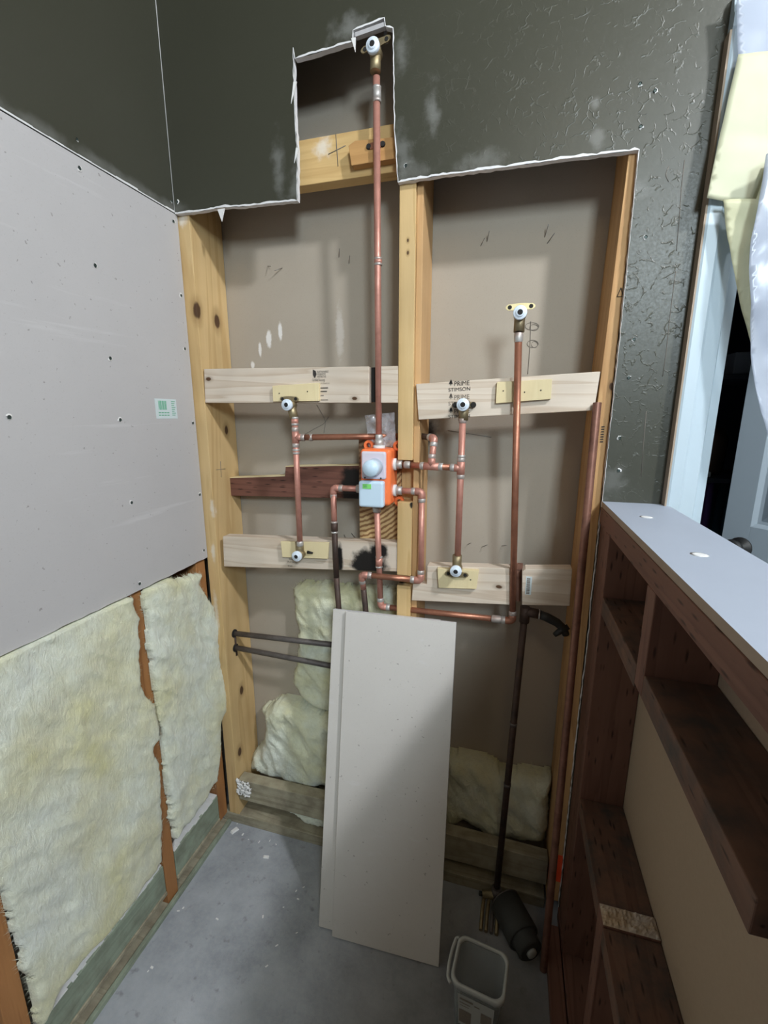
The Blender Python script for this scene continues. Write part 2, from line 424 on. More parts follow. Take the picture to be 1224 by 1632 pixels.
def sheet_poly(poly, y0, y1, mats, name, parent=None):
    """flat sheet in x-z with an arbitrary outline; front/back mat 0, edges mat 1"""
    n = len(poly)
    me = bpy.data.meshes.new(name)
    vs = [(p[0], y0, p[1]) for p in poly] + [(p[0], y1, p[1]) for p in poly]
    fs = [tuple(range(n)), tuple(reversed(range(n, 2 * n)))] + [(i, i + n, (i + 1) % n + n, (i + 1) % n) for i in range(n)]
    me.from_pydata(vs, [], fs)
    for m in mats: me.materials.append(m)
    for i, p in enumerate(me.polygons): p.material_index = 0 if i < 2 else 1
    bm = bmesh.new(); bm.from_mesh(me)
    bmesh.ops.recalc_face_normals(bm, faces=bm.faces)
    bmesh.ops.triangulate(bm, faces=[f for f in bm.faces if len(f.verts) > 4])
    bm.to_mesh(me); bm.free()
    o = bpy.data.objects.new(name, me); COL.objects.link(o)
    if parent: adopt(o, parent)
    return o

def text(body, size, loc, parent, mat, right=(1, 0, 0), up=(0, 0, 1), align='LEFT', name='lettering', sx=1.0, width=None):
    cu = bpy.data.curves.new(name, 'FONT'); cu.body = body; cu.size = size; cu.align_x = align; cu.space_line = 0.9
    tmp = bpy.data.objects.new('tmp', cu); COL.objects.link(tmp)
    dg = bpy.context.evaluated_depsgraph_get()
    me = bpy.data.meshes.new_from_object(tmp.evaluated_get(dg))
    bpy.data.objects.remove(tmp); bpy.data.curves.remove(cu)
    if width: sx = width / max(1e-6, max(v.co.x for v in me.vertices))
    r = Vector(right).normalized(); u = Vector(up); u = (u - r * u.dot(r)).normalized(); L = Vector(loc)
    for v in me.vertices: v.co = L + r * (v.co.x * sx) + u * v.co.y
    me.name = name; me.materials.clear(); me.materials.append(mat)
    o = bpy.data.objects.new(name, me); COL.objects.link(o)
    if parent: adopt(o, parent)
    return o

XL = -0.868      # left wall finished face
YB = -0.0127     # back wall finished face
CEIL = 3.0

# ------------------------------------------------------------------ structure
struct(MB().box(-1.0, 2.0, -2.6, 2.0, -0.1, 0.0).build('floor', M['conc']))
struct(MB().box(-1.0, 2.0, -2.6, 2.0, CEIL, CEIL + 0.05).build('ceiling', M['ceil']))
struct(MB().box(-1.0, 2.0, -2.65, -2.6, 0, CEIL).build('wall_front', M['room']))
struct(MB().box(2.0, 2.05, -2.65, 2.0, 0, CEIL).build('wall_right', M['room']))
wf = struct(MB().build('assumed_window_1', M['white']))  # assumed window, unseen, added round the area light behind the camera
for x0, x1, z0, z1 in ((.53, .61, 1.99, 2.67), (1.09, 1.17, 1.99, 2.67), (.61, 1.09, 2.59, 2.67), (.61, 1.09, 1.99, 2.07)):
    MB().box(x0, x1, -2.6, -2.57, z0, z1).build('assumed_window_frame', M['white'], wf)
# olive finish on the wet wall, cut away around the pipes, open at the doorway
def P2(x, y): p = onY(x, y, YB); return (p.x, p.z)
chain = [(XL + 0.001, P2(280, 341)[1])] + [P2(*q) for q in ((318, 337), (350, 331), (400, 328), (440, 323), (474, 320), (474, 250), (470, 170), (467, 76), (470, 94), (515, 81), (563, 66),
         (563, 49), (590, 39), (612, 29), (614, 42), (626, 45), (627, 110), (628, 200), (634, 291), (700, 280), (800, 267), (900, 253), (1018, 239))]
xr = 0.207
chain += [(xr, 1.6), (xr, 1.2), (xr, 0.93), (xr + .002, 0.9), (xr - .001, 0.6), (xr, 0.0)]
poly = jag(chain, 0.011, 0.0012)
poly += [Vector((0.345, 0)), Vector((0.345, 2.06)), Vector((1.25, 2.06)), Vector((1.25, 0)), Vector((2.0, 0)), Vector((2.0, CEIL)), Vector((XL + 0.001, CEIL))]
wall_back = struct(sheet_poly(poly, YB, 0.0, [M['olive'], M['gyp']], 'wall_back'))
ech = jag(chain, 0.008, 0.0006); te = MB(); vs = []
for i, p in enumerate(ech):
    d = (ech[min(i + 1, len(ech) - 1)] - ech[max(i - 1, 0)]).normalized(); nrm = Vector((-d.y, d.x))
    down = abs(d.y) > .7
    w = (.0014 if down else .0036) * (1 + .8 * noise.noise(Vector((p.x * 55, p.y * 55, 1)))) + random.uniform(0, .0008)
    if p.x > .2 and p.y < 1.88: w *= .35
    q = p + nrm * w; vs += [(p.x, YB - .0008, p.y), (q.x, YB - .0004, q.y)]
te.add(vs, [(2 * i, 2 * i + 1, 2 * i + 3, 2 * i + 2) for i in range(len(ech) - 1)])
te.build('torn_edge', M['gyp'], wall_back, label='white torn gypsum edge')
struct(MB().box(-1.0, 0.345, 0.142, 0.155, 0, CEIL).build('wall_rear', M['kraft']))
rear = bpy.data.objects['wall_rear']
struct(MB().box(XL - 0.0127, XL, -2.6, 0.0, 1.9085, CEIL).build('wall_left', M['olive']))
wl = bpy.data.objects['wall_left']
MB().box(-1.0, -0.975, -2.6, 0.155, 0, CEIL).build('outer_sheathing', M['kraft'], wl)
# corner bead and joint lines
MB().tube([(XL + .0015, YB - .0015, 1.906), (XL + .0015, YB - .0015, CEIL)], 0.0011, 6).build('corner_bead', M['chipd'], wl)
bm_ = MB()
for i in range(60):
    y0 = -0.0135 - i * 0.03; h = 0.003 + random.uniform(-.001, .0015)
    bm_.box(XL, XL + 0.0012 + random.uniform(0, .0006), y0 - 0.03, y0, 1.9065, 1.9065 + h)
bm_.build('joint_line', M['caulk'], wl)
# dim room beyond the doorway
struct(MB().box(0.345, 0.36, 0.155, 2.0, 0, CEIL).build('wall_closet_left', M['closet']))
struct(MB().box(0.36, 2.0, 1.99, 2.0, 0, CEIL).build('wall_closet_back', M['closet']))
# doorway: jamb and casing
cs = struct(MB().build('trim_1', M['white']))
prof = [(0.329, -0.0127), (0.329, -0.034), (0.333, -0.036), (0.352, -0.036), (0.358, -0.031), (0.372, -0.027), (0.384, -0.024), (0.387, -0.020), (0.387, -0.0127)]
z1 = 2.055
MB().hexa([(x, y, 0) for x, y in prof], [(x, y, z1) for x, y in prof]).build('side_casing', M['white'], cs)
MB().box(0.3255, 0.329, -0.035, -0.0127, 0, z1).build('bare_edge', M['jambtan'], cs, label='bare tan side edge of the white casing')
prh = [(y, z1 + (x - 0.329)) for x, y in prof]
MB().hexa([(0.329, y, z) for y, z in prh], [(1.30, y, z) for y, z in prh]).build('head_casing', M['white'], cs)
MB().box(0.387, 0.405, -0.0127, 0.155, 0, 2.05).build('side_jamb', M['white'], cs)
MB().box(0.405, 1.24, -0.0127, 0.155, 2.032, 2.05).build('head_jamb', M['white'], cs)
MB().box(1.22, 1.24, -0.0127, 0.155, 0, 2.032).build('far_jamb', M['white'], cs)
# door: swung into the dim room, panels recessed
dr = struct(MB().build('door_1', M['door']))
E0 = Vector((0.743, 0.70, 0)); HN = Vector((1.205, 0.125, 0)); du = (HN - E0).normalized(); dn = Vector((du.y, -du.x, 0)); DW = (HN - E0).length
if dn.y > 0: dn = -dn
def dpt(u, z, d): return E0 + du * u + Vector((0, 0, z)) + dn * d
def dbox(u0, u1, z0, z1, d0, d1):
    return MB().hexa([dpt(u0, z0, d1), dpt(u1, z0, d1), dpt(u1, z1, d1), dpt(u0, z1, d1)], [dpt(u0, z0, d0), dpt(u1, z0, d0), dpt(u1, z1, d0), dpt(u0, z1, d0)])
ST = 0.082
us = [(ST, DW / 2 - 0.045), (DW / 2 + 0.045, DW - ST)]; zs = [(0.20, 0.80), (1.03, 1.86)]
dbox(0, ST, 0.012, 2.02, -0.035, 0).build('stile', M['door'], dr, 0.001)
dbox(DW - ST, DW, 0.012, 2.02, -0.035, 0).build('stile', M['door'], dr, 0.001)
dbox(DW / 2 - 0.045, DW / 2 + 0.045, 0.20, 1.86, -0.035, 0).build('mullion', M['door'], dr, 0.001)
for z0, z1_ in ((0.012, 0.20), (0.80, 1.03), (1.86, 2.02)):
    dbox(ST, DW - ST, z0, z1_, -0.035, 0).build('rail', M['door'], dr, 0.001)
for u0, u1 in us:
    for z0, z1_ in zs:
        b = MB()
        def ringpts(i, d): return [dpt(u0 + i, z0 + i, d), dpt(u1 - i, z0 + i, d), dpt(u1 - i, z1_ - i, d), dpt(u0 + i, z1_ - i, d)]
        lv = [ringpts(0, 0), ringpts(0.012, -0.011), ringpts(0.022, -0.012), ringpts(0.045, -0.004)]
        vs = [p for r_ in lv for p in r_]; fs = []
        for k in range(3):
            for i in range(4): j = (i + 1) % 4; fs.append((k * 4 + i, k * 4 + j, k * 4 + 4 + j, k * 4 + 4 + i))
        fs.append((12, 13, 14, 15)); b.add(vs, fs); b.build('panel', M['door'], dr)
kb = dpt(0.064, 0.952, 0)
MB().tube([kb + dn * d for d in (0, .006, .008, .03, .034, .05, .058, .06)], [.036, .036, .013, .012, .028, .034, .027, .008], 20).build('knob', M['black'], dr, label='round black door knob')

# ------------------------------------------------------------------ wall framing
def tagb(o, l, c='board', g=None): return tag(o, l, c, g)
LST_K = [(tuple(onX(315, 495, -.835)), 0.015), (tuple(onX(346, 512, -.835)), 0.014), (tuple(onX(361, 686, -.835)), 0.010), (tuple(onX(385, 1100, -.835)), 0.012), (tuple(onX(382, 1198, -.835)), 0.012)]
mw = wood('left_stud_wood', STUD_L, STUD_D, 'z', 9, knots=LST_K, contrast=0.8, fiber=0.35,
          marks=[(tuple(onY(291, 352)), .02, (1, 1, 1), (.8, .78, .74)), (tuple(onY(338, 810)), .02, (2, 1, .6), (.8, .77, .7)), (tuple(onY(340, 880)), .02, (2, 1, .5), (.8, .77, .7)), (tuple(onY(345, 980)), .03, (2.5, 1, .3), (.8, .77, .7))])
tagb(MB().box(-0.873, -0.835, 0.0, 0.140, 0.039, CEIL).build('stud', mw, bevel=.0015), 'tall knotty yellow pine stud in the left corner beside the grey drywall', 'stud')
lst = bpy.data.objects['stud']
for d in (Vector((0, .022, -.001)), Vector((0, .001, .024))):
    c = onX(352, 748, -.8348); MB().tube([c - d, c + d], .0008, 5).build('pencil_line', M['pencil'], lst)
# central stud with two notches in its front edge
mw = wood('middle_stud_wood', (0.68, 0.49, 0.25), (0.48, 0.29, 0.10), 'z', 10, contrast=0.8, fiber=0.35,
          knots=[(tuple(onY(650, 383)), .003), (tuple(onY(650, 403)), .003)], burns=[(tuple(onY(657, 805, .0)), .010, (1, .6, .8)), (tuple(onY(640, 925, .02)), .018, (1, .6, 1.4))])
zz = [(0, .039), (0, .948), (.03, .948), (.03, .978), (0, .978), (0, 1.178), (.045, 1.178), (.045, 1.287), (0, 1.287), (0, CEIL), (.14, CEIL), (.14, .039)]
st = MB(); st.hexa([(-.275, y, z) for y, z in zz], [(-.237, y, z) for y, z in zz])
tagb(st.build('stud', mw, bevel=.0012), 'notched yellow pine stud standing right of the orange valve box', 'stud')
mw = wood('sister_stud_wood', (0.66, 0.42, 0.21), (0.46, 0.25, 0.10), 'z', 9, contrast=0.6)
tagb(MB().box(-.2365, -.222, 0.012, .140, .70, CEIL).build('stud_strip', mw, bevel=.001), 'thin orange pine strip nailed along the right side of the notched middle stud', 'stud')
# right stud, leaning a touch
mw = wood('right_stud_wood', (0.60, 0.37, 0.17), (0.36, 0.18, 0.07), 'z', 9, knots=[(tuple(onY(975, 616)), .006)])
st = MB().hexa([(.174, 0, .039), (.206, 0, .039), (.206, 0, CEIL), (.200, 0, CEIL), (.190, 0, 1.9), (.176, 0, 1.3)],
               [(.174, .14, .039), (.206, .14, .039), (.206, .14, CEIL), (.200, .14, CEIL), (.190, .14, 1.9), (.176, .14, 1.3)])
rst = tagb(st.build('stud', mw, bevel=.001), 'slim pine stud at the right edge of the wall opening with orange paint low down', 'stud')
pa = onY(884, 1390)
MB().box(.1735, .2065, -.0016, .0, .11, .20).build('paint_mark', M['spray'], rst, label='bright orange paint mark')
# small triangular stamp and a barred grade stamp on its face
c = onY(989, 466, -.0012)
for a, b in (((-.006, -.008), (.006, -.008)), ((.006, -.008), (0, .009)), ((0, .009), (-.006, -.008))):
    MB().tube([c + Vector((a[0], 0, a[1])), c + Vector((b[0], 0, b[1]))], .0007, 5).build('stamp_line', M['ink'], rst)
c = onY(960, 692, -.0012)
for k in range(7): MB().box(c.x - .003, c.x + .003, -.0012, 0, c.z - .018 + k * .0055, c.z - .0155 + k * .0055).build('stamp_line', M['ink'], rst)
# bottom plates and low blocking
tagb(MB().box(-.9, .17, 0.0, .140, 0, .038).build('bottom_plate', M['trtx'], bevel=.002), 'dusty greenish bottom plate lying on the concrete under the pipe wall', 'plate')
tagb(MB().hexa([(-.832, .004, .10), (-.279, .004, .10), (-.279, .004, .188), (-.832, .004, .180)], [(-.832, .042, .10), (-.279, .042, .10), (-.279, .042, .188), (-.832, .042, .180)]).build('block', M['trtx'], bevel=.002),
     'weathered board set on edge low between left and middle studs', 'board')
tagb(MB().hexa([(-.233, .004, .08), (.171, .004, .08), (.171, .004, .165), (-.233, .004, .175)], [(-.233, .042, .08), (.171, .042, .08), (.171, .042, .165), (-.233, .042, .175)]).build('block', M['trtx'], bevel=.002),
     'shadowed board set on edge low behind the black riser pipe', 'board')

# pale blocking boards
stampU = wood('upper_left_board_wood', PINE_L, PINE_D, 'x', 12, contrast=1.15, fiber=0.35, knots=[(tuple(onY(332, 604)), .006), (tuple(onY(565, 635)), .005)])
ul = empty('blocking_board', onY(480, 642), 'pale pine board with forestry stamp high between left and middle studs', 'board')
b = slab([(325, 588), (588, 584), (588, 642), (327, 642)], .0, .036); o = b.build('plank', stampU, ul, .0012)
b = slab([(607, 584), (634, 583), (634, 642), (607, 642)], .0, .036); b.build('plank', stampU, ul, .0012)
MB().box(onY(588, 600).x, onY(607, 600).x, .020, .036, 1.431, 1.516).build('slot_back', M['dark'], ul)
lrw = wood('upper_right_board_wood', PINE_L, PINE_D, 'x', 11, contrast=1.0, fiber=0.35)
ur = empty('blocking_board', onY(800, 660), 'pale pine board stamped PRIME high between middle and right studs', 'board')
slab([(663, 612), (957, 592), (947, 654), (667, 669)], -.001, .036).build('plank', lrw, ur, .0012)
llw = wood('lower_left_board_wood', PINE_L, PINE_D, 'x', 12, contrast=1.1, fiber=0.35,
           burns=[(tuple(onY(587, 900)), .052, (.85, .5, 1)), (tuple(onY(604, 880)), .03, (.85, .5, 1)), (tuple(onY(541, 890)), .02, (1.6, .5, .4))])
ll = empty('blocking_board', onY(480, 905), 'scorched pale pine board between left and middle studs below the valve', 'board')
slab([(355, 855), (470, 859), (634, 865), (634, 911), (357, 903)], .004, .034).build('plank', llw, ll, .0012)
lrw2 = wood('lower_right_board_wood', PINE_L, PINE_D, 'x', 11, contrast=1.0, fiber=0.35, knots=[(tuple(onY(795, 935)), .006)])
lr = empty('blocking_board', onY(780, 960), 'pale notched pine board with shim and barcode between middle and right studs', 'board')
slab([(658, 931), (680, 931), (681, 902), (756, 904), (813, 906), (813, 964), (656, 957)], -.001, .036).build('plank', lrw2, lr, .0012)
slab([(832, 911), (838, 907), (912, 907), (908, 966), (832, 964)], -.001, .036).build('plank', lrw2, lr, .0012)
MB().box(onY(812, 930).x, onY(832, 930).x, .022, .034, .93, 1.03).build('slot_back', M['firx'], lr)
# upper notch board
nbw = wood('notch_board_wood', (0.66, 0.46, 0.21), (0.46, 0.27, 0.10), 'x', 10, contrast=0.8, marks=[(tuple(onY(515, 234, .03)), .035, (1, 1, 1.2), (.8, .78, .74))])
nb = tagb(MB().box(-.834, -.276, .03, .068, 1.946, 2.042).build('blocking_board', nbw, bevel=.0015), 'yellow pine board crossing the notch near the top behind the riser', 'board')
# brown stepped board with scorched end
bw = wood('brown_board_wood', (0.20, 0.088, 0.062), (0.10, 0.04, 0.03), 'x', 10, incise=True, burns=[(tuple(onY(565, 765, .09)), .055, (1, .5, 1.1)), (tuple(onY(560, 795, .09)), .04, (1, .5, 1.1))])
bb = empty('stepped_board', onY(470, 793, .09), 'dark red brown stepped board with a blackened end left of the valve', 'board')
slab([(366, 762), (454, 759), (455, 744), (575, 742), (575, 795), (367, 790)], .09, .038).build('plank', bw, bb, .0012)
a = quad([(366, 762), (454, 759)], .09); b2 = quad([(455, 744), (573, 742)], .09)
def toprib(p, q): MB().hexa([p, q, q + Vector((0, .038, 0)), p + Vector((0, .038, 0))], [v + Vector((0, 0, .002)) for v in (p, q, q + Vector((0, .038, 0)), p + Vector((0, .038, 0)))]).build('sawn_top', M['shim'], bb, label='fresh pale sawn top edge')
toprib(a[0], a[1]); toprib(b2[0], b2[1])
# vertical backer behind the valve, with fan-shaped grain
bt = NT('valve_backer_wood')
wv = bt.n('ShaderNodeTexWave', wave_type='RINGS', rings_direction='Y'); bt.l(bt.map(loc=(.44, 0, -.93), scale=(1, 1, .55)), wv.inputs['Vector'])
wv.inputs['Scale'].default_value = 42; wv.inputs['Distortion'].default_value = 2.5; wv.inputs['Detail'].default_value = 2; wv.inputs['Detail Scale'].default_value = 1.5
bc = bt.mix(bt.ramp(wv.outputs['Fac'], [(.35, 0.0), (.8, 1.0)]), (0.62, 0.43, 0.21), (0.26, 0.13, 0.05))
bc = bt.mix(bt.spot(tuple(onY(592, 885, .05)), .03, .03, (1, .5, .7), 30, .5), bc, (0.012, 0.010, 0.009))
bc = bt.mix(bt.math('MULTIPLY', bt.spot((-.40, .05, 1.33), .06, .03, (1, .5, .4), 30, .5), .7), bc, (0.09, 0.035, 0.02))
bt.bump(wv.outputs['Fac'], 0.3, 0.0008); bk = bt.fin(bc, 0.65)
tagb(MB().box(-.397, -.277, .050, .088, .985, 1.338).build('backer_block', bk, bevel=.0015), 'upright scorched wooden block behind the orange valve box', 'block')

# shims (thin pale plywood pads) on the boards
def shim(px, Y, t, parent, extra=None):
    return slab(px, Y - t, t).build('shim', M['shim'], parent, .0008, label='thin pale yellow plywood pad')
shim([(434, 615), (508, 610), (508, 639), (435, 640)], 0, .010, ul)
shim([(792, 609), (880, 604), (878, 636), (790, 643)], -.001, .010, ur)
shim([(447, 863), (524, 865), (522, 891), (450, 888)], -.001, .008, ll)
shim([(697, 906), (763, 910), (759, 939), (699, 937)], -.001, .014, lr)
blockw = wood('pipe_block_wood', (0.58, 0.33, 0.13), (0.36, 0.18, 0.06), 'x', 8, contrast=0.7)
pb = slab([(555, 232), (566, 224), (632, 218), (632, 252), (560, 264)], .008, .022).build('pipe_block', blockw, nb, .001, label='small orange brown block carrying the pipe clip')
for q in ((588, 234), (610, 230)):
    c = onY(*q, .008); MB().tube([c, c + Vector((0, -.004, 0))], [.0065, .005], 12).build('screw', M['dark'], pb)
c0 = onY(590, 234, .008); c1 = onY(610, 230, .008)
MB().hexa([c0 + Vector((0, -.003, -.006)), c1 + Vector((-.004, -.003, -.006)), c1 + Vector((-.004, -.003, .006)), c0 + Vector((0, -.003, .006))],
          [c0 + Vector((0, 0, -.006)), c1 + Vector((-.004, 0, -.006)), c1 + Vector((-.004, 0, .006)), c0 + Vector((0, 0, .006))]).build('pipe_clip', M['copb'], pb)
for q, w_ in (((537, 239), 0), ((537, 239), 1)):   # pencilled cross
    c = onY(*q, .0295)
    d = Vector((.022, 0, .006)) if w_ == 0 else Vector((.002, 0, -.034))
    MB().tube([c - d, c + d], .0009, 5).build('pencil_line', M['pencil'], nb)

# ------------------------------------------------------------------ stamps and print
def tree_icon(c, s, parent, mat, Y):
    b = MB()
    for k, (w, z) in enumerate(((.5, .35), (.42, .62), (.3, .88))):
        b.add([(c.x - w * s, Y, c.z + (z - .35) * s), (c.x + w * s, Y, c.z + (z - .35) * s), (c.x, Y, c.z + (z + .18) * s)], [(0, 1, 2)])
    b.add([(c.x - .09 * s, Y, c.z - .3 * s), (c.x + .09 * s, Y, c.z - .3 * s), (c.x + .09 * s, Y, c.z), (c.x - .09 * s, Y, c.z)], [(0, 1, 2, 3)])
    b.build('tree_mark', mat, parent)
Ys = -.0018
rv = (onY(950, 623) - onY(665, 640)).normalized()
for (y1_, y2_, mt) in ((615.3, 624.3, M['ink']), (637, 646, M['ink2']), (659, 667, M['ink'])):
    p = onY(718.5, y1_, Ys); tree_icon(p + Vector((0, 0, .0045)), .0105, ur, mt, Ys)
    text('PRIME', .0152, onY(723.5, y1_, Ys), ur, mt, rv, name='stamp_lettering', width=.0365)
    text('STIMSON', .0118, onY(714.5, y2_, Ys), ur, mt, rv, name='stamp_lettering', width=.0515)
Yu = -.0012
p = onY(501, 594, Yu)
lf = MB(); lf.add([p + Vector(v) for v in ((-.004, 0, .008), (.004, 0, .004), (.006, 0, -.004), (.001, 0, -.014), (-.004, 0, -.006))], [(0, 1, 2, 3, 4)]); lf.build('leaf_mark', M['ink'], ul)
text('SUSTAINABLE\nFORESTRY\nINITIATIVE', .0068, onY(505.5, 594, Yu), ul, M['ink'], name='stamp_lettering', sx=.75)
text('Certified Sourcing', .0090, onY(497.5, 607.5, Yu), ul, M['ink'], name='stamp_lettering', sx=.53)
text('www.sfiprogram.org', .0048, onY(511, 611.5, Yu), ul, M['ink2'], name='stamp_lettering', sx=.6)
for k, (w, z) in enumerate(((.020, 618), (.017, 623.5), (.008, 630), (.020, 637))):
    q = onY(511, z, Yu); MB().box(q.x, q.x + w, Yu, 0, q.z - .0014, q.z + .0006).build('stamp_line', M['ink'] if k < 2 else M['ink2'], ul)
# upside-down stamp on the scorched board
Yl = -.0022
for s_, sz, q, sx_ in (('SUSTAINABLE FORESTRY', .0068, (474.5, 887.5), .62), ('Certified Sourcing', .0072, (474.5, 891.5), .52), ('STUD KD-HT 003', .0070, (474, 895.5), .62), ('HEM-FIR', .0068, (466, 901.0), .6)):
    text(s_, sz, onY(*q, Yl), ll, M['ink'], (-1, 0, .02), (0, 0, -1), name='stamp_lettering', sx=sx_)
# barcode on the lower right board
q0 = onY(840, 921, -.0015); random.seed(3)
MB().box(q0.x - .002, q0.x + .012, -.0014, 0, q0.z - .044, q0.z + .004).build('barcode_label', M['label'], lr)
zc = q0.z
for k in range(15):
    h = random.choice((.0012, .002, .0028)); MB().box(q0.x, q0.x + .008, -.0018, 0, zc - h, zc).build('barcode_bar', M['ink2'], lr); zc -= h + random.choice((.0008, .0014))
    if zc < q0.z - .042: break

# ------------------------------------------------------------------ left wall: drywall, studs, insulation
gd = empty('drywall_sheet', (XL, -1.2, .972), 'large grey drywall sheet screwed to the left wall with a barcode sticker', 'drywall')
ed = jag([(-2.5, .974), (-0.9, .972), (-.3, .972), (-.004, .976)], .02, .0012)
pl = [(p.x, p.y) for p in ed] + [(-.004, 1.9045), (-2.5, 1.9045)]
b = MB(); b.hexa([(XL, y, z) for y, z in pl], [(XL - .0127, y, z) for y, z in pl])
o = b.build('sheet', [M['grey'], M['gyp']], gd)
bm = bmesh.new(); bm.from_mesh(o.data); bmesh.ops.triangulate(bm, faces=[f for f in bm.faces if len(f.verts) > 4]); bm.to_mesh(o.data); bm.free()
for p_ in o.data.polygons:
    if abs(p_.normal.x) < .5: p_.material_index = 1

def dimple(p, n, r, parent, seed, ringmat='chip', keep=.7):
    """screw head sunk in a torn paper ring"""
    random.seed(seed)
    n = Vector(n); u = n.cross(Vector((0, 0, 1))).normalized(); w = n.cross(u)
    b = MB(); N = 12; rr = [r * random.uniform(1.2, 2.0) for _ in range(N)]
    vs = [p + n * .0008 + (u * math.cos(k * 2 * math.pi / N) + w * math.sin(k * 2 * math.pi / N)) * rr[k] for k in range(N)]
    vi = [p + n * .0016 + (u * math.cos(k * 2 * math.pi / N) + w * math.sin(k * 2 * math.pi / N)) * r for k in range(N)]
    st0 = random.randrange(N); kk = max(3, int(N * keep * random.uniform(.6, 1.1)))
    b.add(vs + vi, [(k % N, (k + 1) % N, N + (k + 1) % N, N + k % N) for k in range(st0, st0 + min(N, kk))], 0)
    vj = [p + n * .0003 + (u * math.cos(k * 2 * math.pi / N) + w * math.sin(k * 2 * math.pi / N)) * r * .7 for k in range(N)]
    b.add(vi + vj, [(k, (k + 1) % N, N + (k + 1) % N, N + k) for k in range(N)], 1)
    b.add([v + n * .0006 for v in vj], [tuple(range(N))], 1)
    b.build('screw', [M[ringmat], M['nail']], parent)
for i, q in enumerate(((151, 423), (175, 571), (191, 669), (209, 801), (276, 353), (288, 471), (294, 556), (307, 674), (318, 788), (324.5, 877), (222, 930), (126, 268), (14, 665), (-60, 720))):
    dimple(onX(*q, XL), (1, 0, 0), .0039, gd, i)
for i, q in enumerate(((122, 222), (273, 321))): dimple(onX(*q, XL), (1, 0, 0), .0026, wl, 40 + i, 'chipd', .5)
for i, q in enumerate(((283, 322), (647, 264), (1020, 134), (1044, 145), (1021, 202), (1029, 378), (1010, 541), (1002, 602), (987.5, 698), (986, 750))):
    dimple(onY(*q, YB), (0, -1, 0), .0032, wall_back, 60 + i, 'chipd' if i % 3 else 'chip', .55)
# torn paper flakes along the cut
for i, (q, d, wd_) in enumerate((((352, 333), (0, 0, -.028), .010), ((470, 130), (-.012, 0, -.04), .004), ((474, 235), (-.01, 0, -.03), .004), ((563, 60), (.004, 0, -.026), .005))):
    p = onY(*q, YB - .002); d = Vector(d)
    MB().hexa([p + Vector((-wd_, 0, 0)), p + Vector((wd_, 0, 0)), p + d], [p + Vector((-wd_, .003, 0)), p + Vector((wd_, .003, 0)), p + d + Vector((0, .002, 0))]).build('torn_paper', M['chip'], wall_back)
# loose gypsum chunk at the notch top
pts = quad([(565, 51), (612, 34), (613, 41), (600, 46), (566, 58)], YB)
MB().hexa([p + Vector((0, .001, 0)) for p in pts], [p + Vector((0, .012, 0)) for p in pts]).build('broken_gypsum', M['gypd'], wall_back)
pts = quad([(612, 33), (616, 36), (617, 62), (612, 64)], .02)
MB().hexa(pts, [p + Vector((0, .012, 0)) for p in pts]).build('broken_gypsum', M['gypd'], wall_back)
# barcode sticker
s0, s1 = onX(246, 635, XL), onX(283, 667, XL)
lb = MB().box(XL, XL + .0006, s0.y, s1.y, s1.z, s0.z).build('barcode_sticker', M['label'], gd, label='white sticker with a green barcode')
wS = s1.y - s0.y; hS = s0.z - s1.z
for k in range(9):
    y = s0.y + wS * (.14 + .042 * k); MB().box(XL + .0006, XL + .001, y, y + wS * (.028 if k % 3 else .016), s0.z - hS * .55, s0.z - hS * .1).build('barcode_bar', M['barg'], lb).matrix_parent_inverse = lb.matrix_parent_inverse.inverted() if False else Matrix.Identity(4)
for k in range(2):
    for j in range(4):
        y = s0.y + wS * (.12 + .13 * j); z = s0.z - hS * (.72 + .13 * k)
        MB().box(XL + .0006, XL + .001, y, y + wS * .1, z, z + hS * .05).build('print_line', M['barg'], lb)
for j in range(8):
    z = s0.z - hS * (.1 + .1 * j); MB().box(XL + .0006, XL + .001, s0.y + wS * .75, s0.y + wS * (.93 - .03 * (j % 3)), z - hS * .04, z).build('print_line', M['barg'], lb)

# left wall framing below the sheet
XS = -.8815
def lstud(y0, y1, lab): return tagb(MB().box(-.970, XS, y0, y1, .039 if y1 > -.1 else .006, 1.90).build('stud', M['oldz'], bevel=.0015), lab, 'stud')
lstud(-.042, -.002, 'brown corner stud behind the left insulation beside the knotty pine stud')
lstud(-.289, -.250, 'narrow orange brown stud between two insulation batts on the left wall')
lstud(-.695, -.655, 'orange brown stud at the bottom left edge of the picture')
for y0, y1, lab in ((-.652, -.292, 'long green treated block at the foot of the left wall'), (-.248, -.045, 'short green treated block at the foot of the left wall by the corner')):
    r = empty('sill_block', (XS, (y0 + y1) / 2, .055), lab, 'board')
    MB().box(-.920, XS + .001, y0, y1, .058, .147).build('block', M['trt'], r, .002)
    b = MB(); n = int((y1 - y0) / .012)
    for i in range(n):
        ya = y0 + (y1 - y0) * i / n; yb = y0 + (y1 - y0) * (i + 1) / n
        b.box(-.915, XS + random.uniform(-.006, .002), ya, yb, .1472, .149 + random.uniform(0, .002))
    b.build('plaster_dust', M['chip'], r, label='white plaster dust along the top')
    MB().box(-.90, XS + .004, y0, y1, .046, .0578).build('ledge', M['trtx'], r, .002)
tagb(MB().box(-.97, XS - .001, -1.4, -.002, 0, .0055).build('bottom_plate', M['trtx']), 'brown dirty strip at the floor below the green blocks', 'plate')
tagb(MB().box(-.8775, -.8665, -1.6, -.004, 0, .014).build('edge_strip', M['trt'], bevel=.001), 'thin grey green strip along the left edge of the concrete', 'strip')

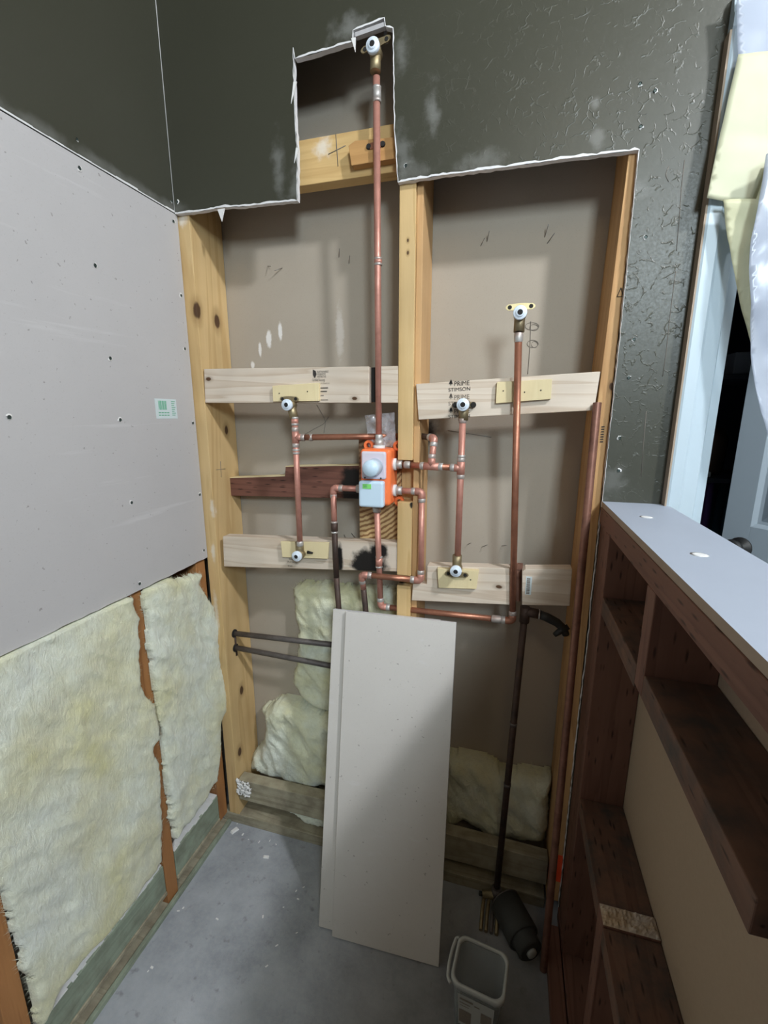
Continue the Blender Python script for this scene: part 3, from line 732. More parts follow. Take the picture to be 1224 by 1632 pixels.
def batt(name, poly2, plane, base, T, rad, seed, lab, step=.006, lump=.5, dirsign=1, edge=.3, vmax=9.0):
    """fibreglass piece: lumpy height field inside an outline; plane 'X' (u=y,v=z) or 'Y' (u=x,v=z)"""
    P = np.array(poly2); 
    mn = P.min(0) - .01; mx = P.max(0) + .01
    nu = int((mx[0] - mn[0]) / step) + 1; nv = int((mx[1] - mn[1]) / step) + 1
    A = P; B = np.roll(P, -1, 0)
    inside_sign = 1 if (A[:, 0] * B[:, 1] - B[:, 0] * A[:, 1]).sum() > 0 else -1
    hgt = {}; so = Vector((seed * 3.1, seed * 1.7, seed * .9))
    for i in range(nu):
        for j in range(nv):
            u = mn[0] + i * step; v = mn[1] + j * step
            wq = noise.noise_vector(Vector((u * 22, v * 22, seed))) * .009 + noise.noise_vector(Vector((u * 90, v * 90, seed + 5))) * .0035
            q = np.array((u + wq[0], v + wq[1]))
            d = B - A; t = np.clip(((q - A) * d).sum(1) / (d * d).sum(1), 0, 1)
            dist = np.sqrt((((A + d * t[:, None]) - q) ** 2).sum(1)).min()
            cr = ((A[:, 1] > q[1]) != (B[:, 1] > q[1])) & (q[0] < (B[:, 0] - A[:, 0]) * (q[1] - A[:, 1]) / (B[:, 1] - A[:, 1] + 1e-12) + A[:, 0])
            if cr.sum() % 2 == 0: continue
            if v > vmax: continue
            e = min(dist / rad, 1.0); h = T * (edge + (1 - edge) * math.sqrt(max(0, 1 - (1 - e) ** 2)))
            w3 = Vector((u * 6, v * 4, 0)) + so
            w4 = Vector((u * 7 + v * 5, v * 3 - u * 2, 0)) + so
            k = noise.noise(w3) * .50 + noise.noise(w4 * 2.4) * .30 - abs(noise.noise(w4 * 2.9 + Vector((9, 9, 0)))) * .38 + noise.noise(w4 * 9) * .07 - max(0, abs(noise.noise(w4 * 5 + Vector((3, 1, 0)))) - .3) * .3 + noise.noise(Vector((u * 150, v * 110, seed))) * .05
            h *= (1 + lump * k)
            hgt[(i, j)] = (u, v, max(h, .001))
    idx = {}; b = MB(); vs = []
    for key, (u, v, h) in hgt.items():
        idx[key] = len(vs)
        vs.append((base + dirsign * h, u, v) if plane == 'X' else (u, base - h, v))
    nb_ = len(vs); bot = {}
    fs = []
    for (i, j) in hgt:
        q = [(i, j), (i + 1, j), (i + 1, j + 1), (i, j + 1)]
        if all(k in hgt for k in q): fs.append(tuple(idx[k] for k in q))
    b.add(vs, fs, 0, True)
    o = b.build(name, M['fibre'])
    # close the rim back to the base plane
    bm = bmesh.new(); bm.from_mesh(o.data)
    be = [e for e in bm.edges if e.is_boundary]
    ex = bmesh.ops.extrude_edge_only(bm, edges=be)
    for g in ex['geom']:
        if isinstance(g, bmesh.types.BMVert):
            if plane == 'X': g.co.x = base
            else: g.co.y = base
    for v in [v for v in bm.verts if not v.link_faces]: bm.verts.remove(v)
    bmesh.ops.recalc_face_normals(bm, faces=bm.faces)
    bm.to_mesh(o.data); bm.free()
    for p_ in o.data.polygons: p_.use_smooth = True
    # loose fibres fringing the torn edge
    rnd = random.Random(seed); fr = MB(); L = len(P)
    for i in range(L):
        a_, b_ = P[i], P[(i + 1) % L]; ln = float(np.hypot(*(b_ - a_)))
        for _ in range(int(ln / .0035)):
            t_ = rnd.random(); c_ = a_ + (b_ - a_) * t_; wq = noise.noise_vector(Vector((c_[0] * 22, c_[1] * 22, seed))) * .009
            c_ = c_ - np.array((wq[0], wq[1])); dn = np.array((b_[1] - a_[1], a_[0] - b_[0])) / max(ln, 1e-6)
            q0 = c_ + dn * .004
            if c_[1] > vmax - .004: continue
            sgn = 1 if rnd.random() > .5 else -1; ln_ = rnd.uniform(.004, .013); ang = rnd.uniform(-1.0, 1.0)
            d_ = dn * math.cos(ang) + np.array((-dn[1], dn[0])) * math.sin(ang)
            # keep the direction that leaves the outline
            s0 = c_ - d_ * .006; s1 = c_ + d_ * ln_ if inside_sign > 0 else c_ - d_ * ln_
            if inside_sign < 0: s0 = c_ + d_ * .006
            sd = np.array((-d_[1], d_[0])) * .0006; h0 = T * rnd.uniform(.15, .6); h1 = max(.001, h0 * rnd.uniform(.3, 1.0))
            pts = [(s0 - sd, h0), (s0 + sd, h0), (s1, h1)]
            fr.add([(base + dirsign * h, q[0], q[1]) if plane == 'X' else (q[0], base - h, q[1]) for q, h in pts], [(0, 1, 2)])
    f = fr.build('loose_fibres', M['fibre'], o); f['kind'] = 'stuff'
    return tag(o, lab, 'insulation')
def pX(pts, X): return [(onX(x, y, X).y, onX(x, y, X).z) for x, y in pts]
def pY(pts, Y): return [(onY(x, y, Y).x, onY(x, y, Y).z) for x, y in pts]
XB = XS + .002
big = pX([(208, 962), (219, 985), (219, 1055), (228, 1105), (246, 1128), (253, 1172), (243, 1186), (251, 1230), (256, 1290), (259, 1340), (258, 1375), (190, 1462), (100, 1570)], XB + .012)
big = [(u, v + .04 if v > .94 else v) for u, v in big] + [(-.652, .149), (-.654, .4), (-.66, .53), (-.80, .60), (-.80, 1.0)]
batt('insulation_batt', big, 'X', XB, .026, .022, 1, 'large yellow fibreglass batt filling the lower left wall bay', step=.0045, lump=.8, vmax=.9712)
sm = pX([(236, 948), (322, 911), (316, 932), (338, 962), (346, 1000), (348, 1060), (357, 1090), (356, 1130), (350, 1180), (347, 1240), (332, 1270), (288, 1326), (280, 1285), (262, 1180), (252, 1100), (240, 1010)], XB + .010)
sm = [(max(u, -.254) if u > -.225 else -.256, v + .04 if v > .94 else v) for u, v in sm]
batt('insulation_batt', sm, 'X', XB, .028, .03, 2, 'narrow yellow fibreglass batt beside the corner studs on the left wall', step=.0045, lump=.9, vmax=.9712)
YI = .141
batt('insulation_piece', pY([(466, 938), (480, 930), (515, 931), (560, 936), (638, 940), (638, 1110), (560, 1150), (500, 1132), (478, 1118), (464, 1090), (470, 1065), (474, 1010), (466, 960)], .10), 'Y', YI, .05, .03, 3,
     'torn yellow insulation piece on the back panel behind the dark pipes', lump=.7)
batt('insulation_piece', pY([(408, 1140), (432, 1128), (468, 1132), (505, 1152), (540, 1150), (560, 1270), (470, 1262), (392, 1236), (394, 1212), (412, 1190), (416, 1160)], .06), 'Y', YI, .088, .05, 4,
     'crumpled yellow insulation wad sitting on the low board at left', lump=.6)
batt('insulation_piece', pY([(700, 1215), (760, 1222), (800, 1245), (880, 1254), (872, 1360), (800, 1350), (780, 1345), (740, 1320), (700, 1330)], .06), 'Y', YI, .08, .05, 5,
     'shadowed yellow insulation wad between the leaning boards and the right stud', lump=.6)
batt('insulation_piece', [(-.70, .098), (-.44, .098), (-.44, .045), (-.53, .043), (-.60, .046), (-.66, .07)], 'Y', YI, .128, .02, 6,
     'small scrap of yellow insulation poking out under the low left board', step=.005)

# ------------------------------------------------------------------ copper pipework
RP = .0079
def path(pts, rb=.016, seg=5):
    """round the corners of a polyline"""
    pts = [Vector(p) for p in pts]; out = [pts[0]]
    for a, b, c in zip(pts[:-2], pts[1:-1], pts[2:]):
        d1 = (a - b); d2 = (c - b); r = min(rb, d1.length * .45, d2.length * .45)
        p0 = b + d1.normalized() * r; p1 = b + d2.normalized() * r
        for i in range(seg + 1):
            t = i / seg; out.append(p0 * (1 - t) ** 2 + b * 2 * t * (1 - t) + p1 * t * t)
    out.append(pts[-1]); return out
def pipe(parent, a, b, mat='cop', r=RP, name='pipe', label=None):
    o = MB().tube([a, b], r, 18).build(name, M[mat], parent); 
    if label: o['label'] = label
    return o
def ring(parent, p, d, r=RP * 1.22, w=.006, mat='solder'):
    d = Vector(d).normalized(); p = Vector(p)
    return MB().tube([p - d * w, p - d * w * .7, p + d * w * .7, p + d * w], [RP * 1.02 * r / (RP * 1.22), r, r, RP * 1.02 * r / (RP * 1.22)], 18, False).build('solder_joint', M[mat], parent)
def elbow(parent, a, b, c, mat='cop', L=.022, r=RP * 1.2):
    a, b, c = Vector(a), Vector(b), Vector(c); u = (a - b).normalized(); w = (c - b).normalized()
    MB().tube(path([b + u * L, b, b + w * L], .017, 6), r, 18).build('elbow', M[mat], parent)
    ring(parent, b + u * L, u); ring(parent, b + w * L, w)
def tee(parent, p, d, side, mat='cop', L=.02):
    p = Vector(p); d = Vector(d).normalized(); s = Vector(side).normalized()
    b = MB().tube([p - d * L, p + d * L], RP * 1.2, 18); b.tube([p, p + s * L], RP * 1.2, 18)
    b.build('tee', M[mat], parent)
    for q, w in ((p - d * L, d), (p + d * L, d), (p + s * L, s)): ring(parent, q, w)
def coupling(parent, p, d, mat='cop', L=.013):
    p = Vector(p); d = Vector(d).normalized()
    MB().tube([p - d * L, p + d * L], RP * 1.18, 18).build('coupling', M[mat], parent)
    ring(parent, p - d * L, d, w=.003); ring(parent, p + d * L, d, w=.003)
def outlet(parent, c, pipe_dir, ear, bmat='brass', emat=None, earlen=.024, tilt=(0, 0, 0), rp=.0145):
    """drop-ear elbow with a white test plug: c = front centre of plug, facing -y"""
    c = Vector(c); fw = Vector((0, -1, 0)) + Vector(tilt); fw.normalize(); pd = Vector(pipe_dir).normalized()
    b = MB().tube([c - fw * .036, c - fw * .034, c - fw * .008], [.008, .0135, .0135], 20)
    b.tube(path([c - fw * .024, c - fw * .024 + pd * .012, c - fw * .022 + pd * .036], .01), [.0115] * len(path([c - fw * .024, c - fw * .024 + pd * .012, c - fw * .022 + pd * .036], .01)), 18)
    ob = b.build('outlet_elbow', M[bmat], parent, label='brass drop-ear elbow')
    pl = MB().tube([c - fw * .010, c - fw * .008, c - fw * .001, c, c], [.0135, rp, rp, rp * .93, rp * .42], 24, False)
    pl.tube([c - fw * .0002, c + fw * .0004], [rp * .44, rp * .36], 20, True, 1)
    pl.tube([c + fw * .0002, c + fw * .0022, c + fw * .0024], [rp * .66, rp * .60, rp * .40], 24, False, 0)
    pl.tube([c + fw * .0010, c + fw * .0018], [rp * .40, rp * .36], 20, True, 1)
    pl.build('plug', [M['plug'], M['dark']], ob, label='white plastic plug with a dark centre')
    if ear is not None:
        e = Vector(ear).normalized(); q = c - fw * .026 - pd * .0
        e0 = q - pd * .016
        s = MB(); N = 20; vs = []
        for k in range(N):
            a_ = 2 * math.pi * k / N; x = math.cos(a_) * earlen * 1.15; z = math.sin(a_)
            zz_ = (.0075 + .003 * (abs(math.cos(a_)) > .6)) * z
            vs.append(e0 + e * x + pd * zz_)
        s.hexa([v + fw * .0015 for v in vs], [v - fw * .0015 for v in vs])
        s.hexa([q - pd * .016 - e * .011, q - pd * .016 + e * .011, q + e * .011, q - e * .011], [v - fw * .003 for v in (q - pd * .016 - e * .011, q - pd * .016 + e * .011, q + e * .011, q - e * .011)])
        s.build('ear_plate', M[emat or bmat], ob, label='brass mounting ear')
        for k in (-1, 1):
            h = e0 + e * k * earlen * .82 + fw * .0016
            MB().tube([h, h + fw * .0008], [.0045, .004], 12).build('ear_hole', M['dark'], ob)
    return ob

Vz = Vector((0, 0, 1)); Vx = Vector((1, 0, 0))
# --- mixing valve in its orange housing
vx0, vx1, vz0, vz1 = -.366, -.286, 1.171, 1.316
mv = empty('mixing_valve', (-.326, .02, vz0), 'orange shower valve box with milky protective cover beside the middle stud', 'valve')
MB().box(vx0, vx1, -.032, .046, vz0, vz1).build('housing', M['orange'], mv, .010, 4)
MB().box(vx0 + .006, vx1 - .010, -.040, -.028, vz0 + .070, vz1 - .006).build('upper_cover', M['cover'], mv, .005, 3, label='milky pinkish cover plate')
MB().box(vx0 + .002, vx1 - .013, -.052, -.028, vz0 - .001, vz0 + .066).build('lower_cover', M['coverb'], mv, .006, 3, label='milky blue lower cover')
kc = Vector(((vx0 + vx1) / 2 + .002, -.036, 1.272))
MB().tube([kc, kc + Vector((0, -.038, 0)), kc + Vector((0, -.043, 0)), kc + Vector((0, -.044, 0))], [.0215, .0205, .0185, .001], 28).build('spindle_cap', M['coverb'], mv, label='round milky blue cap')
q = Vector((vx0 + .018, -.0526, vz0 + .047)); MB().box(q.x - .004, q.x + .018, -.0532, -.051, q.z, q.z + .012).build('sticker', M['green'], mv, label='small bright green sticker')
text('inlet', .008, (q.x, -.0536, q.z + .003), mv, M['barg'], name='sticker_print', sx=.6)
for k in (0, 1):
    c = Vector((vx0 + .016 + k * .042, -.0405, 1.244)); MB().tube([c, c + Vector((0, -.001, 0))], .0022, 10).build('screw', M['nail'], mv)
for cx, cz in ((vx0 + .006, vz1 + .005), (vx1 + .006, vz1 + .005), (vx1 + .010, vz0 + .004), (vx0 + .0, vz0 - .002)):
    b = MB(); N = 16
    for y0, y1 in ((.022, .032),):
        vs = []
        for yy in (y0, y1):
            for rr_ in (.013, .0065):
                for k in range(N): vs.append((cx + rr_ * math.cos(2 * math.pi * k / N), yy, cz + rr_ * math.sin(2 * math.pi * k / N)))
        fs = []
        for k in range(N):
            j = (k + 1) % N
            fs += [(k, j, N + j, N + k), (2 * N + k, 3 * N + k, 3 * N + j, 2 * N + j), (k, 2 * N + k, 2 * N + j, j), (N + k, N + j, 3 * N + j, 3 * N + k)]
        b.add(vs, fs)
    b.box(cx - .005, cx + .005, .040, .047, min(cz, vz1 - .02), min(cz, vz1 - .02) + .001) if False else None
    b.build('mounting_lug', M['orange'], mv)
YP = .006
for p, d in (((-.326, YP, vz1), (0, 0, 1)), ((vx1, YP, 1.275), (1, 0, 0)), ((vx1, YP, 1.207), (1, 0, 0)), ((-.326, -.016, vz0 + .003), (0, 0, -1)), ((vx0, YP, 1.207), (-1, 0, 0))):
    p = Vector(p); d = Vector(d)
    MB().tube([p - d * .004, p + d * .006, p + d * .007], [.0155, .0155, .012], 20).build('collar', M['caulk'], mv, label='white collar round a pipe connection')
    MB().tube([p + d * .004, p + d * .022], [.0118, .0108], 18).build('union', M['solder'], mv)

# --- riser to the shower head outlet
xr_ = -.3265
ri = empty('shower_riser', (xr_, YP, vz1), 'long upright copper riser from the orange valve up to the top outlet', 'pipe')
pipe(ri, (xr_, YP, vz1 + .012), (xr_ - .002, YP - .006, 2.118))
coupling(ri, (xr_, YP - .003, 1.752), Vz, L=.006); coupling(ri, (xr_ - .001, YP - .006, 2.085), Vz, 'solder', .012)
ring(ri, (xr_, YP, vz1 + .026), Vz, w=.008)
ro = onY(590, 69, -.030)
outlet(ri, (xr_ - .002, -.030, 2.158), (0, 0, -1), (1, 0, .2), 'brass', 'brass', .030, (0, 0, -.0))
# --- left body-jet loop
xl = -.5475; yl = -.022; zt = 1.341
lj = empty('jet_pipe', (xl, yl, 1.03), 'copper pipe with two white plugged outlets left of the valve', 'pipe')
pipe(lj, (xl, yl, 1.050), (xl, yl, 1.392))
tee(lj, (xl, yl, zt), Vz, (1, .12, 0)); coupling(lj, (xl, yl, 1.383), Vz, L=.008); coupling(lj, (xl, yl, 1.304), Vz, 'cop', .004)
pipe(lj, (xl + .01, yl, zt), (-.2365, .062, 1.345), 'copb'); ring(lj, (xl + .040, yl + .01, zt), (1, .12, 0), w=.005)
ring(lj, (xl, yl, 1.050), Vz, w=.007)
outlet(lj, (xl - .012, -.042, 1.424), (.28, 0, -1), (1, 0, 0), 'brass', None, .023)
outlet(lj, (xl - .004, -.040, 1.017), (.0, 0, 1), None, 'brass')
e_ = onY(490, 880, -.012); MB().tube([e_, e_ + Vector((.016, 0, -.001))], [.0045, .0025], 10).build('ear_stub', M['dark'], lj)
# --- right body-jet loop
xj = -.1125; yj = -.022
rj = empty('jet_pipe', (xj, yj, 1.03), 'copper pipe with two white plugged outlets right of the middle stud', 'pipe')
pipe(rj, (xj, yj, 1.045), (xj, yj, 1.392))
tee(rj, (xj, yj, 1.274), Vz, (-1, .1, 0)); ring(rj, (xj, yj, 1.302), Vz, w=.004); ring(rj, (xj, yj, 1.386), Vz, w=.006); ring(rj, (xj, yj, 1.048), Vz, w=.006)
pipe(rj, (vx1 + .018, YP, 1.275), (xj - .01, yj + .002, 1.274), 'copb')
tee(rj, (-.186, -.010, 1.2745), (1, -.16, 0), (0, .10, 1), L=.024)
tp = Vector((-.184, .008, 1.343))
pipe(rj, (-.186, -.010, 1.28), tp); pipe(rj, tp, (-.2375, .062, 1.346), 'burnt'); elbow(rj, (-.186, -.010, 1.28), tp, (-.2375, .062, 1.346), 'cop', .016)
ring(rj, (-.250, 0, 1.275), Vx, w=.008)
outlet(rj, (xj + .001, -.042, 1.422), (0, 0, -1), None, 'brass')
c = Vector((xj + .001, -.008, 1.422))
MB().hexa([c + Vector((x, -.001, z)) for x, z in ((-.026, -.006), (.026, -.006), (.026, .007), (-.026, .007))], [c + Vector((x, .003, z)) for x, z in ((-.026, -.006), (.026, -.006), (.026, .007), (-.026, .007))]).build('ear_plate', M['brass'], rj, .002)
for k in (-1, 1): MB().tube([c + Vector((k * .021, -.001, 0)), c + Vector((k * .021, -.004, 0))], [.007, .0055], 12).build('screw', M['dark'], rj)
outlet(rj, (xj - .001, -.046, 1.019), (0, 0, 1), (1, 0, 0), 'brass', None, .026)
# --- hot supply on the left (scorched)
hs = empty('supply_pipe', (-.445, YP, .70), 'scorched copper supply pipe dropping from the left side of the valve', 'pipe')
ea = Vector((-.4555, YP, 1.206))
pipe(hs, (vx0 - .012, YP, 1.207), ea); elbow(hs, (vx0, YP, 1.207), ea, ea - Vz, 'cop')
k1 = ea + Vector((.004, -.009, -.107))
pipe(hs, ea, k1); coupling(hs, k1, Vz, 'burnt', .014)
k3 = Vector((-.4485, -.0045, .955))
pipe(hs, k1, k3, 'burnt'); pipe(hs, k3, (-.447, .022, .70), 'burnt', label='blackened lower length of pipe')
# --- cold supply on the right side, looping back through the stud
cs_ = empty('supply_pipe', (-.209, YP, .90), 'copper supply pipe looping from valve right side back through the stud', 'pipe')
e1 = Vector((-.212, YP, 1.207)); e2 = Vector((-.208, -.008, .972)); e3 = Vector((-.368, -.022, .977))
pipe(cs_, (vx1 + .018, YP, 1.207), e1); elbow(cs_, (vx1, YP, 1.207), e1, e2); pipe(cs_, e1, e2)
elbow(cs_, e1, e2, e3); pipe(cs_, e2, e3, 'copb'); k2 = e3 + Vector((.001, .012, -.045))
elbow(cs_, e2, e3, k2); pipe(cs_, e3, k2)
pipe(cs_, k2, (e3.x + .002, .042, .70), 'burnt', label='blackened lower length of pipe')
ring(cs_, (-.306, -.011, .975), Vx, w=.003) if False else None
# --- feed to the hand shower: valve bottom, along, up the right bay
hd = empty('hand_shower_pipe', (.02, -.02, .88), 'copper run from valve bottom across to the tall hand shower riser at right', 'pipe')
d0 = Vector((-.326, -.016, vz0)); d1 = Vector((-.325, .014, .874)); d2 = Vector((.030, -.002, .885))
pipe(hd, d0 - Vz * .01, d1); coupling(hd, (-.3255, .0005, 1.010), Vz, 'cop', .014); elbow(hd, d0, d1, d2)
pipe(hd, d1, d2, 'copb'); ring(hd, d2 - Vx * .040, Vx, w=.012)
top = Vector((.002, -.026, 1.573)); u_ = (top - d2).normalized()
elbow(hd, d1, d2, top, 'copb'); pipe(hd, d2, top, 'copb', label='shiny brown copper riser'); ring(hd, top - u_ * .008, u_, w=.010)
outlet(hd, (.0025, -.048, 1.612), (0, 0, -1), (1, 0, 0), 'brass', 'brassl', .027)
# --- old dark pipes left
for k, (za, zb) in enumerate(((.701, .712), (.650, .640))):
    r = empty('dark_pipe', (-.66, .05, za), ('upper' if k == 0 else 'lower') + ' of two dull dark pipes running from the left stud behind the boards', 'pipe')
    pipe(r, (-.834, .05, za), (-.44, .05, zb + (zb - za) * .2), 'oldpipe', .0085)
    MB().tube([(-.8348, .05, za), (-.8315, .05, za)], .0135, 16).build('hole_plate', M['dark'], r)
MB().tube([(-.832, .05, .700), (-.8315, .0505, .622)], .003, 8).build('hanger_strap', M['burnt'], bpy.data.objects['dark_pipe'])
# --- old black drop pipe with its tee and foam hose at right
bd = empty('black_riser_pipe', (.036, -.02, .03), 'thin black old pipe dropping down the right bay to the floor fitting', 'pipe')
tb = Vector((.060, .022, .905)); bb_ = Vector((.036, -.024, .062))
pipe(bd, bb_, tb, 'burnt', .0088)
MB().tube([tb - Vector((0, 0, .03)), tb + Vector((0, 0, .012))], .0125, 16).tube([tb, tb + Vector((.035, .002, -.005))], .0125, 16).build('tee', M['burnt'], bd)
MB().tube([tb + Vector((.033, .002, -.005)), tb + Vector((.037, .002, -.005))], .0128, 16).build('pale_ring', M['solder'], bd)
hp = [tb + Vector(v) for v in ((.035, .002, -.005), (.055, .004, -.012), (.080, .006, -.024), (.098, .008, -.040), (.104, .010, -.056))]
MB().tube(hp, [.011, .0115, .011, .010, .009], 14).build('foam_hose', M['black'], bd, label='short black foam covered hose')
hc = hp[3]; MB().tube([hc + Vector((-.022, -.004, -.018)), hc + Vector((-.012, -.004, -.008)), hc + Vector((.010, 0, .008))], [.006, .008, .007], 12).build('wing_handle', M['black'], bd)
for z in (.40, .62): MB().tube([bb_.lerp(tb, z) + Vector((0, -.0, -.004)), bb_.lerp(tb, z) + Vector((0, 0, .004))], .0098, 14).build('pipe_ring', M['oldpipe'], bd)
# floor fitting
ff = empty('floor_fitting', (.02, -.05, 0), 'grimy brass fitting with stub pipes on the floor behind the plastic tub', 'fitting')
MB().tube([(.036, -.024, .058), (.036, -.026, .034)], [.014, .017], 16).build('nut', M['oldpipe'], ff)
MB().tube([(-.004, -.034, .034), (.036, -.026, .036), (.058, -.036, .038)], [.010, .014, .012], 14).build('body', M['brass'], ff)
MB().tube([(-.012, -.036, .036), (-.004, -.034, .034)], .006, 10).build('screw', M['black'], ff)
for x in (.002, .016, .030, .044):
    MB().tube([(x, -.036, .030), (x - .003, -.062, .0075), (x - .004, -.110, .0062)], .0052, 10).build('stub_pipe', M['brass'] if x != .030 else M['oldpipe'], ff)
# dark cylinder lying on the floor
cy = empty('canister', (.09, -.09, 0), 'dark grey canister with a narrower capped end lying behind the tub', 'canister')
ca = Vector((.060, -.046, .0435)); cb = Vector((.110, -.126, .0435)); cd = (cb - ca)
MB().tube([ca, ca + cd * .02, ca + cd * .98, cb], [.036, .043, .043, .040], 28).build('body', M['charcoal'], cy)
MB().tube([ca + cd * .0, ca + cd * .035], .0437, 28).build('rim', M['oldpipe'], cy)
MB().tube([cb, cb + cd * .04, cb + cd * .30, cb + cd * .34], [.038, .034, .033, .028], 28).build('neck', M['charcoal'], cy)
MB().tube([cb + cd * .33, cb + cd * .40, cb + cd * .42], [.014, .013, .006], 18).build('cap', M['tubrim'], cy, label='pale round end cap')
# loose copper pipe leaning on the right stud
lp = empty('loose_pipe', (.150, -.150, 0), 'long loose copper pipe standing on the floor against the right stud', 'pipe')
pa_, pb_ = Vector((.1595, -.155, .002)), Vector((.1765, -.0115, 1.425)); dd = (pb_ - pa_).normalized()
MB().tube([pa_, pb_], .0090, 18, False).build('pipe', M['oldcop'], lp)
MB().tube([pb_ - dd * .0005, pb_ - dd * .03], .0080, 18, True).build('bore', M['dark'], lp)

# --- clear bag over the valve top
def wavy(name, corners, mat, parent, nu=18, nv=18, amp=.004, fr=40, seed=0, thick=.0006):
    a, b, c, d = [Vector(p) for p in corners]; nrm = (b - a).cross(d - a).normalized(); vs = []; fs = []
    for j in range(nv + 1):
        for i in range(nu + 1):
            u, v = i / nu, j / nv
            p = a.lerp(b, u).lerp(d.lerp(c, u), v)
            k = noise.noise(p * fr + Vector((seed, 0, 0))) + .5 * noise.noise(p * fr * 2.3 + Vector((0, seed, 0)))
            vs.append(p + nrm * amp * k)
    for j in range(nv):
        for i in range(nu): q = j * (nu + 1) + i; fs.append((q, q + 1, q + nu + 2, q + nu + 1))
    o = MB().add(vs, fs, 0, True).build(name, mat, parent)
    s = o.modifiers.new('solid', 'SOLIDIFY'); s.thickness = thick
    return o
bg = wavy('plastic_bag', [onY(588, 712, .036), onY(631, 712, .030), onY(629, 657, .024), onY(581, 662, .034)], M['bag'], None, amp=.007, fr=45, seed=4)
tag(bg, 'crumpled clear plastic bag tucked behind the riser above the orange valve', 'bag')

# ------------------------------------------------------------------ loose drywall strips leaning on the wall
def leaning(name, pb0, pb1, pt0, pt1, ytop, lab, slack=0.0):
    b0, b1 = onZ(*pb0), onZ(*pb1)
    t0 = onY(*pt0, ytop)
    n = (b1 - b0).cross(t0 - b0).normalized()
    if n.y > 0: n = -n
    t0 = onP(*pt0, b0, n); t1 = onP(*pt1, b0, n)
    fr = [b0, b1, t1, t0]; bk = [p - n * .0127 for p in fr]
    lift = Vector((0, 0, max(0, -min(p.z for p in bk)) + .0005))
    o = MB().hexa([p + lift for p in fr], [p + lift for p in bk]).build(name, [M['grey2'], M['gyp']], None, .0006)
    for i, p_ in enumerate(o.data.polygons): p_.material_index = 0 if i < 2 else 1
    tag(o, lab, 'drywall'); return b0, b1, n
fb0, fb1, fn = leaning('drywall_strip', (529, 1494), (699, 1543), (551, 976), (727, 995), -.036, 'front grey drywall strip leaning on the wall in front of the pipes')
pp = fb0 - fn * .0134; wv_ = (fb1 - fb0).normalized() * .30
r0, r3 = onP(508, 1478, pp, fn), onP(531, 971, pp, fn)
fr = [r0, r0 + wv_, r3 + wv_, r3]; bk_ = [p - fn * .0127 for p in fr]
zm = min(p.z for p in fr + bk_); lift = (r3 - r0).normalized() * ((.0005 - zm) / (r3 - r0).normalized().z)
fr[0] = fr[0] + lift; fr[1] = fr[1] + lift; bk_[0] = bk_[0] + lift; bk_[1] = bk_[1] + lift
o = MB().hexa(fr, bk_).build('drywall_strip', [M['grey2'], M['gyp']], None, .0006)
for i, p_ in enumerate(o.data.polygons): p_.material_index = 0 if i < 2 else 1
tag(o, 'rear grey drywall strip showing its left edge behind the front one', 'drywall')

# ------------------------------------------------------------------ half wall at the right
X0, X1 = .205, .297
hw = empty('half_wall', (.25, -.5, 0), 'open framed half wall at right of dark red brown timber with a white cap', 'wall')
YE = -1.5
capq = MB().box(.207, .336, YE, -.0135, 1.195, 1.2075)
o = capq.build('cap_board', [M['cap'], M['jambtan']], hw, label='white drywall cap with a tan raw edge')
for p_ in o.data.polygons:
    if p_.normal.z < .5: p_.material_index = 1
for q in ((1030, 824), (1115, 884)):
    p = onZ(*q, 1.2075); MB().tube([p, p + Vector((0, 0, .0008))], [.012, .007], 9).build('compound_dab', M['caulk'], hw)
MB().box(X0, X1, YE, -.0135, 1.157, 1.1945).build('top_plate', M['firy'], hw, .0015)
MB().box(X0 + .004, X1, -.048, -.0135, .039, 1.1565).build('stud', M['firz'], hw, .0015)
MB().box(X0 + .002, X1, -.089, -.049, .039, 1.1565).build('stud', M['firz'], hw, .0015)
MB().box(X0, X1, -.130, -.092, .039, 1.1565).build('stud', M['firz'], hw, .0015)
MB().box(X0, X1, -.402, -.1305, .986, 1.024).build('block', M['fird'], hw, .0015)
MB().box(X0, X1, -.441, -.403, .994, 1.1565).build('stud', M['firz'], hw, .0015)
MB().box(X0, X1, -.757, -.4415, .994, 1.031).build('block', M['fird'], hw, .0015)
MB().box(X0, X1, -.842, -.804, .039, 1.1565).build('stud', M['firz'], hw, .0015)
MB().box(X0, X1, YE, YE + .038, .039, 1.1565).build('stud', M['firz'], hw, .0015)
MB().box(X0, X1, -.371, -.1305, .480, .518).build('block', M['fird'], hw, .0015)
MB().box(X0, X1, -.410, -.372, .039, .522).build('stud', M['firz'], hw, .0015)
b = MB(); nx_, ny_ = 26, 12; vs = []
for j in range(ny_ + 1):
    for i in range(nx_ + 1):
        x = X0 + .001 + (X1 - X0 - .002) * i / nx_; y = -.4095 + .037 * j / ny_; rim = i in (0, nx_) or j in (0, ny_)
        vs.append((x, y + (0 if rim else random.uniform(-.001, .001)), .5221 if rim else .5225 + max(0, .0045 * noise.noise(Vector((x * 160, y * 90, 0))) + .0025 * random.random())))
b.add(vs, [(j * (nx_ + 1) + i, j * (nx_ + 1) + i + 1, (j + 1) * (nx_ + 1) + i + 1, (j + 1) * (nx_ + 1) + i) for j in range(ny_) for i in range(nx_)])
b.build('splintered_top', M['rust'], hw, label='pale dusty splintered stud top')
MB().box(X0, X1, -.8035, -.4105, .480, .518).build('block', M['fird'], hw, .0015)
MB().box(X0, X1, YE, -.0135, 0, .038).build('bottom_plate', M['firy'], hw, .0015)
MB().box(.2975, .310, YE, -.0135, 0, 1.1945).build('back_panel', M['tan'], hw, label='tan drywall back of the far face')
MB().box(.3102, .323, YE, -.0135, 0, 1.1945).build('far_face', M['olive'], hw)
